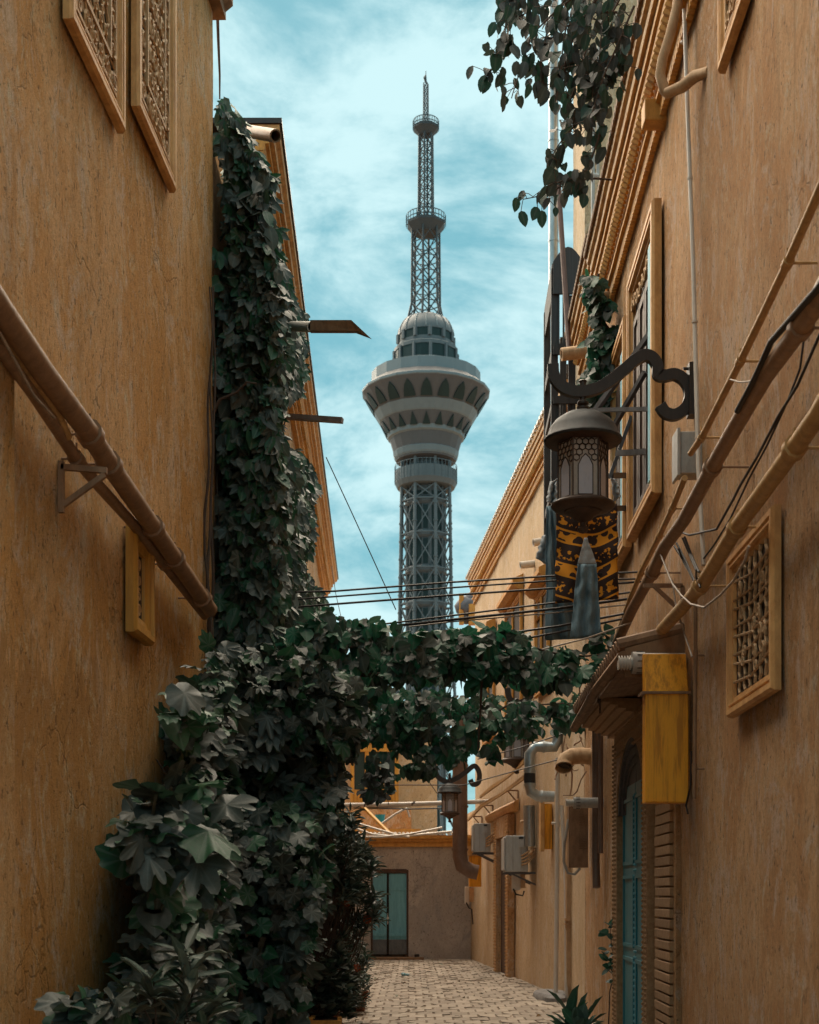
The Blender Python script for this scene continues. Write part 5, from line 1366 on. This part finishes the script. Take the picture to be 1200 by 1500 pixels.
# creeper on the rear left wall
cr_root = thing('climbing_vine', 'tall dark creeper covering the corner of the left walls up to the roof', 'vine', (-1.7, 12.2, 0))
POLY1 = [(312, 150), (318, 138), (332, 143), (342, 155), (352, 176), (360, 200), (378, 225), (392, 262), (388, 300), (398, 330), (402, 380), (414, 410), (434, 450), (442, 500), (438, 560), (424, 572), (406, 590), (402, 622), (412, 652), (434, 662), (456, 684), (460, 720), (452, 745), (456, 790), (446, 808), (434, 812), (452, 850), (484, 890), (540, 905), (560, 940), (560, 1010), (520, 1060), (300, 1040), (284, 960), (300, 930), (296, 860), (302, 800), (298, 740), (304, 700), (296, 640), (306, 590), (318, 520), (314, 400), (318, 300)]
def creeper(n, ymin, ymax, omax):
    Y = ymin + (ymax - ymin) * rng.random(n) ** 1.3; off = .02 + omax * rng.random(n) ** .7; z = .3 + 8.6 * rng.random(n)
    p = np.stack([L2[0] + L2[1] * Y + off, Y, z], 1); x, y = pr(p)
    x2 = x + 7 * np.array([mnoise.noise(Vector((a * .04, b * .04, 1))) for a, b in zip(x, y)])
    return p[inpoly(x2, y, POLY1)]
p = creeper(52000, 12.1, 24, .52)
p = p[dens(p, 3.0, -.37)]
n = len(p); print('creeper leaves', n)
T = np.tile([.12, -.25, -1.0], (n, 1)) + rn(n, .38); Nn = np.tile([.75, -.75, .45], (n, 1)) + rn(n, .42)
sz = rng.uniform(.08, .21, n)
scatter('foliage', cr_root, ['palm', 'heart', 'grape', 'oval'], p, T, Nn, sz, M['leafd'], 298, rng.choice([0, 0, 0, 1, 2, 3], n))
ps = []
for i in range(16):
    Y = 12.15 + .5 * rng.random() + (i % 3) * 1.0; o = .03 + .1 * rng.random()
    ps.append(wander(wp(L2, Y, o, .1), wp(L2, Y + rng.uniform(-.2, 1.5), o, rng.uniform(5.5, 8.3)), 22, .25, i * 3.1))
ps.append([P(300, 632, 11.95), P(322, 585, 11.9), P(346, 575, 11.9), P(362, 560, 11.85), P(376, 562, 11.8)])
ps.append([P(318, 0, 12.2), P(320, 60, 12.2), P(322, 110, 12.2), P(322, 145, 12.2)])
for i, x in enumerate((303, 306, 309)): ps.append(wander(wq(LW, x, 1000, .02), wq(LW, x + 4, 420, .02), 26, .06, i * 9.3))
stems(cr_root, ps, .016)

# leaf canopies over the alley
def canopy(label, poly, Yl, Yr, depth, n, nobj, szr, seed, kinds=('grape', 'heart', 'heart', 'oval'), mat='leafc', thr=-.1):
    xs = [q[0] for q in poly]; ys = [q[1] for q in poly]; x0, x1, y0, y1 = min(xs), max(xs), min(ys), max(ys)
    x = rng.uniform(x0, x1, n); y = rng.uniform(y0, y1, n); u = (x - x0) / (x1 - x0); Y = Yl + (Yr - Yl) * u + rng.uniform(-depth, depth, n)
    p = np.stack([(x - 600) / F * Y, Y, H + (YH - y) / F * Y], 1)
    jx = x + 8 * np.array([mnoise.noise(Vector((a * .03, b * .03, seed))) for a, b in zip(x, y)]); jy = y + 12 * np.array([mnoise.noise(Vector((a * .035, b * .035, seed + 9))) for a, b in zip(x, y)])
    p = p[inpoly(jx, jy, poly)]; p = p[dens(p, 2.8, thr, seed)]; m = len(p); print(label[:20], m)
    root = thing('leaf_canopy', label, 'vine', P((x0 + x1) / 2, (y0 + y1) / 2, (Yl + Yr) / 2))
    T = np.tile([.0, -.5, -.8], (m, 1)) + rn(m, .5); Nn = np.tile([.1, -.65, .75], (m, 1)) + rn(m, .5)
    scatter('foliage', root, list(kinds), p, T, Nn, rng.uniform(*szr, m), M[mat], nobj)
    return root
C1 = [(470, 885), (500, 896), (545, 910), (580, 920), (640, 924), (700, 920), (730, 918), (770, 932), (778, 946), (820, 950), (862, 938), (900, 926), (908, 936), (900, 968), (878, 984), (852, 990), (830, 1000), (800, 994), (760, 1002), (730, 988), (700, 998), (660, 984), (620, 992), (580, 990), (545, 1010), (500, 1050), (440, 1030), (400, 960)]
r1 = canopy('upper leaf canopy strung across the alley below the cables', C1, 11.8, 13.2, .5, 5600, 298, (.08, .18), 1, thr=-.06)
stems(r1, [wander(P(430, 950, 12), P(900, 945, 13), 20, .25, 2), wander(P(430, 990, 12), P(860, 975, 13.2), 20, .3, 5), [P(704, 940, 12.4), P(706, 990, 12.4), P(704, 1040, 12.4), P(700, 1100, 12.5)], [P(878, 960, 12.9), P(879, 1000, 12.9), P(879, 1045, 12.9)], [P(878, 1000, 12.9), P(876, 1030, 12.9)]], .018)
C2 = [(520, 1000), (560, 1005), (600, 1004), (660, 1012), (720, 1015), (760, 1028), (820, 1022), (862, 1022), (884, 1030), (870, 1055), (838, 1060), (824, 1075), (800, 1070), (778, 1072), (752, 1064), (735, 1088), (704, 1108), (680, 1100), (664, 1118), (640, 1102), (618, 1112), (600, 1098), (580, 1104), (566, 1078), (548, 1075), (535, 1085), (515, 1090), (490, 1060)]
r2_ = canopy('lower leaf canopy hanging behind the upper one across the alley', C2, 15.5, 17.0, .6, 3000, 298, (.09, .19), 4, thr=0)
stems(r2_, [wander(P(470, 1060, 15.5), P(850, 1040, 17), 20, .3, 7)], .02)
C3 = [(548, 1115), (600, 1118), (640, 1112), (690, 1108), (735, 1095), (742, 1110), (700, 1128), (660, 1136), (620, 1128), (580, 1136), (550, 1130)]
canopy('thin string of leaves looping under the lower canopy', C3, 16, 16.5, .2, 420, 90, (.10, .16), 8, thr=-.05)
C4 = [(520, 1110), (556, 1096), (570, 1120), (580, 1150), (572, 1178), (548, 1170), (524, 1180), (512, 1150)]
canopy('dark drooping leaf cluster hanging in front of the yellow oriel', C4, 14.5, 14.8, .2, 150, 80, (.08, .15), 12, mat='leafs', thr=-.05)

# big leaved fig bush against the left wall
fig = thing('fig_bush', 'large leaved fig bush filling the lower left in front of the wall', 'bush', (-1.2, 9.5, 0))
POLY2 = [(278, 1030), (300, 980), (318, 950), (420, 940), (510, 985), (535, 1030), (518, 1080), (500, 1125), (490, 1170), (496, 1212), (478, 1250), (455, 1290), (440, 1330), (432, 1400), (426, 1500), (426, 1540), (165, 1540), (178, 1450), (215, 1400), (218, 1340), (235, 1290), (222, 1270), (192, 1245), (188, 1212), (212, 1180), (262, 1158), (275, 1110), (258, 1072), (248, 1045)]
def bushpts(n, poly, y0, y1, front):
    x = rng.uniform(min(q[0] for q in poly), max(q[0] for q in poly), n); y = rng.uniform(min(q[1] for q in poly), max(q[1] for q in poly), n)
    Yw = np.minimum(2.2 * F / (700 - x), 13.0); Ylo = np.maximum(Yw - front, y0); Y = Ylo + (Yw - .08 - Ylo) * rng.random(n) ** .8; Y = np.minimum(Y, y1)
    p = np.stack([(x - 600) / F * Y, Y, H + (YH - y) / F * Y], 1)
    k = inpoly(x + 9 * rng.normal(size=n) * .5, y + 5 * rng.normal(size=n), poly) & (p[:, 2] > .05) & (p[:, 0] < -.1)
    return p[k]
p = bushpts(11500, POLY2, 7.6, 12.4, 2.1); p = p[dens(p, 2.0, -.34, 3)]; n = len(p); print('fig', n)
x, y = pr(p); small = (y < 1010) | (x > 430)
T = np.tile([.35, -.65, -.45], (n, 1)) + rn(n, .48); Nn = np.tile([.15, -.40, .9], (n, 1)) + rn(n, .50)
p2 = bushpts(5200, [(300, 1180), (480, 1180), (470, 1300), (440, 1400), (430, 1540), (230, 1540), (250, 1330)], 8.6, 12.6, 2.8)
p = np.concatenate([p, p2]); T = np.concatenate([T, np.tile([.2, -.6, -.5], (len(p2), 1)) + rn(len(p2), .5)]); Nn = np.concatenate([Nn, np.tile([.1, -.6, .8], (len(p2), 1)) + rn(len(p2), .5)])
n = len(p); small = np.concatenate([small, np.ones(len(p2), bool)]); print('fig2', n)
sz = np.where(small, rng.uniform(.09, .17, n), rng.uniform(.11, .25, n))
scatter('foliage', fig, ['fig', 'grape', 'heart'], p, T, Nn, sz, M['leaf'], 298, rng.choice([0, 1, 1, 2], n))
# sparse outer sprays
ext = [(205, 1165, 7.9, 0.216), (225, 1180, 7.85, 0.194), (250, 1175, 7.9, 0.216), (180, 1215, 7.8, 0.187), (195, 1235, 7.75, 0.202), (215, 1228, 7.8, 0.216), (240, 1215, 7.8, 0.216), (170, 1205, 7.85, 0.158), (255, 1003, 8.4, 0.187), (240, 1018, 8.5, 0.144), (262, 1030, 8.6, 0.173), (285, 1215, 7.8, 0.259), (300, 1250, 7.8, 0.259), (225, 1270, 7.8, 0.202), (262, 1240, 7.8, 0.187), (280, 1165, 7.9, 0.216), (310, 1180, 7.9, 0.202), (215, 1385, 7.7, 0.158), (185, 1370, 7.7, 0.144)]
pe = np.array([tuple(P(a, b, c_)) for a, b, c_, d_ in ext]); ne = len(pe)
scatter('foliage', fig, ['fig', 'grape'], pe, np.tile([.55, -.5, -.15], (ne, 1)) + rn(ne, .4), np.tile([.1, -.35, .95], (ne, 1)) + rn(ne, .2), np.array([e_[3] * 1.25 for e_ in ext]), M['leaf'], 18)
ps = []
for i in range(11):
    x0, x1 = rng.uniform(200, 430), rng.uniform(190, 500); Yb = rng.uniform(8.2, 11.5)
    a = Vector(((x0 - 600) / F * Yb, Yb, 0.0)); Y1_ = min(2.2 * F / (700 - x1) - .3, 11.8); b = P(x1, rng.uniform(1020, 1300), Y1_)
    ps.append(wander(a, b, 10, .3, i * 1.9))
stems(fig, ps, .013)

# lance leaved plants
def rosette_plant(label, name, tips, leafn, ln, mat, kind='lance', pot=None, nobj=0, trunkbase=None, cat='plant', wid=1.0, flowers=0):
    base = trunkbase; root = thing(name, label, cat, base); P_, T_, N_, S_ = [], [], [], []
    for tpt, rad in tips:
        tp = np.array(tpt)
        for k in range(leafn):
            a = rng.uniform(0, 2 * math.pi); e = rng.uniform(-.15, .95); d = np.array([math.cos(a) * math.cos(e), math.sin(a) * math.cos(e), math.sin(e)])
            st = tp - np.array([0, 0, rng.uniform(0, rad)]); P_.append(st); T_.append(d); N_.append(np.array([0, 0, 1.0]) - d * .5 + rng.normal(0, .2, 3)); S_.append(ln * rng.uniform(.7, 1.15))
    P_, T_, N_, S_ = map(np.array, (P_, T_, N_, S_))
    scatter('foliage', root, [kind], P_, T_, N_, S_, M[mat], nobj)
    stems(root, [wander(Vector(base) + Vector((rng.uniform(-.05, .05), rng.uniform(-.05, .05), .05)), Vector(tpt) - Vector((0, 0, .02)), 7, .10, i) for i, (tpt, _) in enumerate(tips)], .010)
    if pot:
        m = MB(); r, h = pot; m.lathe([(r * .7, 0), (r, h), (r * 1.08, h), (r * 1.08, h + .03), (r * .92, h + .03), (r * .9, h - .02), (.01, h - .03)], base, 18, cap=False); m.build('pot', M['terra'], root, True)
    if flowers:
        for i in range(flowers):
            m = MB(); c = Vector(tips[i % len(tips)][0]) + Vector((rng.uniform(-.05, .05), rng.uniform(-.15, -.05), rng.uniform(-.2, .0)))
            for k in range(6):
                a = k * math.pi / 3; m.add([c, c + Vector((.05 * math.cos(a), -.02, .05 * math.sin(a))), c + Vector((.05 * math.cos(a + .8), -.03, .05 * math.sin(a + .8)))], [(0, 1, 2)])
            m.build('flower', M['flower'], root)
    return root
def tipset(poly, Y0, Y1, n):
    out = []
    xs = [q[0] for q in poly]; ys = [q[1] for q in poly]
    while len(out) < n:
        x, y = rng.uniform(min(xs), max(xs)), rng.uniform(min(ys), max(ys))
        if inpoly(np.array([x]), np.array([y]), poly)[0]: out.append((tuple(P(x, y, rng.uniform(Y0, Y1))), .18))
    return out
rosette_plant('slender leaved oleander shoots at the bottom left before the fig bush', 'oleander', [(tuple(P(272, 1392, 7.0)), .10), (tuple(P(275, 1425, 6.95)), .16), (tuple(P(222, 1430, 7.1)), .16), (tuple(P(200, 1455, 7.1)), .12), (tuple(P(262, 1470, 7.0)), .14), (tuple(P(300, 1485, 7.0)), .12)], 17, .21, 'leafo', nobj=90, trunkbase=(-1.15, 7.2, 0))
pl_ = thing('potted_plant', 'low broad leaved plant at the very bottom left corner', 'plant', (-1.45, 6.6, 0))
n = 60; x = rng.uniform(95, 175, n); y = rng.uniform(1462, 1530, n); pp = np.array([tuple(P(a, b, rng.uniform(6.5, 6.8))) for a, b in zip(x, y)])
scatter('foliage', pl_, ['grape', 'heart'], pp, np.tile([0, -.6, -.3], (n, 1)) + rn(n, .6), np.tile([0, -.4, .9], (n, 1)) + rn(n, .3), rng.uniform(.12, .19, n), M['leaf'], 60)
stems(pl_, [wander((-1.4 + .05 * i, 6.65, 0), P(110 + 12 * i, 1490, 6.65), 5, .1, i) for i in range(5)], .008)
OL = [([(455, 1150), (505, 1165), (530, 1225), (520, 1300), (470, 1310), (440, 1220)], 14.2, 15.0, 60, 'tall oleander in the row on the left, nearest and tallest', (-1.15, 14.6, 0), (.17, .30), 2),
      ([(480, 1190), (520, 1205), (548, 1250), (552, 1330), (500, 1380), (470, 1300)], 15.6, 16.6, 70, 'grey green oleander beside the teal door end of the plant row', (-1.0, 16.2, 0), (.17, .30), 2),
      ([(480, 1330), (535, 1345), (542, 1400), (530, 1430), (470, 1430), (440, 1360)], 16.4, 18.0, 60, 'bushy potted shrub with orange flowers low in the row', (-.95, 17.2, 0), (.16, .26), 3),
      ([(430, 1370), (500, 1380), (530, 1430), (520, 1470), (420, 1470), (400, 1400)], 14.0, 15.6, 60, 'low dark potted shrub near the crates at the alley floor', (-1.15, 14.9, 0), (.15, .24), 1),
      ([(500, 1400), (540, 1410), (543, 1452), (520, 1468), (495, 1450)], 18.6, 19.6, 26, 'small potted plant last in the row beside the paving', (-.70, 19.3, 0), (.14, .24), 0)]
for i, (poly, y0, y1, nt, lb, base, pot, fl) in enumerate(OL):
    rosette_plant(lb, 'oleander' if i < 2 else 'potted_shrub', tipset(poly, y0, y1, nt), 30 if i < 2 else 26, .17 if i < 2 else .13, 'leafo', 'lance' if i != 3 else 'oval', pot, 60, base, flowers=fl)
for i, (x, y, Y, lb) in enumerate(((440, 1478, 14.4, 'rough ochre wooden crate under the shrubs, left of its pair'), (478, 1476, 14.2, 'rough ochre wooden crate under the shrubs, right of its pair'))):
    c = P(x, y, Y); t = thing('crate', lb, 'crate', (c.x, Y, 0)); h = .36
    for sx in (-1, 1):
        m = MB(); m.box(c.x + sx * .14 - .02, c.x + sx * .14 + .02, Y - .16, Y - .12, 0, h); m.build('corner_post', M['trim'], t)
    for k in range(3):
        m = MB(); m.box(c.x - .16, c.x + .16, Y - .18, Y - .162, .03 + k * .11, .11 + k * .11); m.build('slat', M['trim'], t, bevel=.003)
    m = MB(); m.box(c.x - .15, c.x + .15, Y - .11, Y + .2, .02, h - .03); m.build('box_body', M['dark'], t)
# plants by the teal door
ag = thing('strap_leaved_plant', 'dark strap leaved plant on the ground by the teal door', 'plant', (1.72, 15.6, 0))
n = 46; a = rng.uniform(0, 2 * math.pi, n); e = rng.uniform(.25, 1.35, n); d = np.stack([np.cos(a) * np.cos(e), np.sin(a) * np.cos(e), np.sin(e)], 1)
scatter('foliage', ag, ['lance'], np.tile([1.80, 15.5, .0], (n, 1)) + rn(n, .05), d, np.stack([-d[:, 0] * .6, -d[:, 1] * .6, np.ones(n)], 1), rng.uniform(.30, .50, n) * np.where(e > 1, 1.15, .8), M['agave'], 46)
n = 14; a = rng.uniform(0, 2 * math.pi, n); e = rng.uniform(.5, 1.4, n); d = np.stack([np.cos(a) * np.cos(e), np.sin(a) * np.cos(e) - .2, np.sin(e)], 1)
scatter('foliage', ag, ['oval'], np.tile([1.82, 15.2, .12], (n, 1)) + rn(n, .06), d, np.stack([-d[:, 0] * .6, -.8 * np.ones(n), np.ones(n) * .6], 1), rng.uniform(.14, .24, n), M['agave'], 14)
tw_ = thing('sapling', 'thin leafy twig climbing beside the teal door frame', 'plant', wp(RW, 15.1, .1, 0))
n = 40; y = rng.uniform(1345, 1450, n); x = 897 + rng.normal(0, 5, n); pp = np.array([tuple(P(q, w, 15.0)) for q, w in zip(x, y)])
scatter('foliage', tw_, ['oval'], pp, np.tile([-.6, -.2, .15], (n, 1)) + rn(n, .5), np.tile([0, -.5, .8], (n, 1)) + rn(n, .3), rng.uniform(.08, .13, n), M['agave'], 40)
stems(tw_, [wander(wp(RW, 15.1, .1, 0), P(898, 1345, 15), 8, .1, 4)], .008)
# ivy on the narrow house
iv = thing('ivy', 'green ivy trailing down the right cornice between the clay spouts', 'vine', wp(RW, 15.6, .3, 6.5))
IP = [(858, 402), (880, 410), (876, 440), (892, 440), (893, 455), (886, 470), (884, 490), (894, 480), (905, 476), (905, 500), (896, 530), (888, 560), (905, 570), (905, 610), (880, 660), (868, 650), (872, 610), (858, 575), (850, 556), (862, 540), (870, 520), (862, 505), (872, 480), (866, 455), (856, 430)]
n = 1800; x = rng.uniform(848, 908, n); y = rng.uniform(400, 665, n); k = inpoly(x, y, IP); x, y = x[k], y[k]
Y = 15.0 + .5 * rng.random(len(x)); pp = np.stack([(x - 600) / F * Y, Y, H + (YH - y) / F * Y], 1); n = len(x); print('ivy', n)
scatter('foliage', iv, ['ivy', 'heart'], pp, np.tile([0, -.3, -.9], (n, 1)) + rn(n, .5), np.tile([-.5, -.7, .5], (n, 1)) + rn(n, .4), rng.uniform(.09, .15, n), M['leafc'], 200)
stems(iv, [wander(P(878, 405, 15.2), P(884, 640, 15.2), 12, .2, 3)], .014)
# branches hanging into the top right
hb = thing('hanging_branch', 'leafy branches hanging down into the sky at the top right', 'branch', P(830, -60, 10.5))
paths = [[(900, -60), (860, -20), (820, 10), (780, 50), (762, 100), (750, 150)], [(880, -60), (830, 0), (800, 40), (790, 90), (800, 130)], [(860, -60), (800, -10), (770, 20), (745, 30), (738, 85)], [(920, -40), (880, 30), (850, 90), (835, 150), (826, 190)],
         [(930, 10), (905, 60), (885, 110), (870, 160), (860, 215)], [(915, 60), (895, 100), (880, 140)], [(890, 150), (862, 160), (840, 190), (822, 215), (808, 235)], [(895, 265), (860, 262), (830, 268), (795, 285), (762, 292)], [(880, 190), (868, 225), (858, 250), (835, 262), (812, 270)],
         [(820, -60), (780, -30), (750, 0), (742, 12)], [(900, -30), (850, 20), (845, 60), (850, 110)], [(760, -60), (745, -20), (740, 40), (722, 95), (716, 115)], [(905, 20), (870, 20), (830, 40), (820, 95), (812, 150)],[(910, -10), (880, 60), (872, 110), (866, 150)], [(870, -40), (850, 30), (830, 80), (826, 130)]]
P_, T_, S_ = [], [], []; br = []; tw2 = MB()
for i, pt in enumerate(paths):
    Yb = 10.2 + (i % 4) * .25; q = [P(x, y, Yb) for x, y in pt]; fine = []
    for a, b in zip(q, q[1:]):
        for k in range(7): fine.append(a.lerp(b, k / 7))
    br.append([f_ + Vector((mnoise.noise(f_ * 3), 0, mnoise.noise(f_ * 3 + Vector((9, 0, 0))))) * .03 for f_ in fine])
    m_ = 16 if 5 <= i <= 8 and i != 7 else 20
    if i == 7: m_ = 13
    for k in range(int(m_ * 2.0)):
        f_ = fine[min(len(fine) - 1, int(len(fine) * (rng.random() ** .8)))]
        P_.append(np.array(f_) + rng.normal(0, .060, 3)); tw2.tube([f_, (f_ + Vector(P_[-1])) / 2 + Vector((0, 0, .008)), Vector(P_[-1])], .0028, 4); T_.append(np.array([-.15, 0, -1.0]) + rng.normal(0, .30, 3)); S_.append(rng.uniform(.075, .135))
P_, T_, S_ = np.array(P_), np.array(T_), np.array(S_); n = len(P_); print('hanging', n)
scatter('foliage', hb, ['oval', 'heart'], P_, T_, np.tile([-.2, -.9, .2], (n, 1)) + rn(n, .6), S_, M['leafs'], 298, rng.choice([0, 0, 0, 0, 0, 1], n))
stems(hb, br, .009)
tag(tw2.build('twigs', M['stem'], hb), kind='stuff')

# fallen leaves and grit
fl = MB(); r3 = random.Random(3)
root = thing('fallen_leaves', 'dry fallen leaves scattered over the paving near the plants', 'leaves', (0, 20, 0))
n = 150; pp = np.stack([np.where(rng.random(n) < .6, rng.uniform(-.75, .1, n), rng.uniform(.1, 2.3, n)), rng.uniform(17, 33, n), np.full(n, .018)], 1)
a = rng.uniform(0, 6.28, n)
scatter('leaf_litter', root, ['oval', 'heart'], pp, np.stack([np.cos(a), np.sin(a), rng.uniform(-.02, .15, n)], 1), np.tile([0, 0, 1.0], (n, 1)) + rn(n, .2), rng.uniform(.04, .09, n), leafmat('dry_leaf', (.22, .12, .05), (.12, .07, .03), (.05, .08, .03), .2, .1), 0)
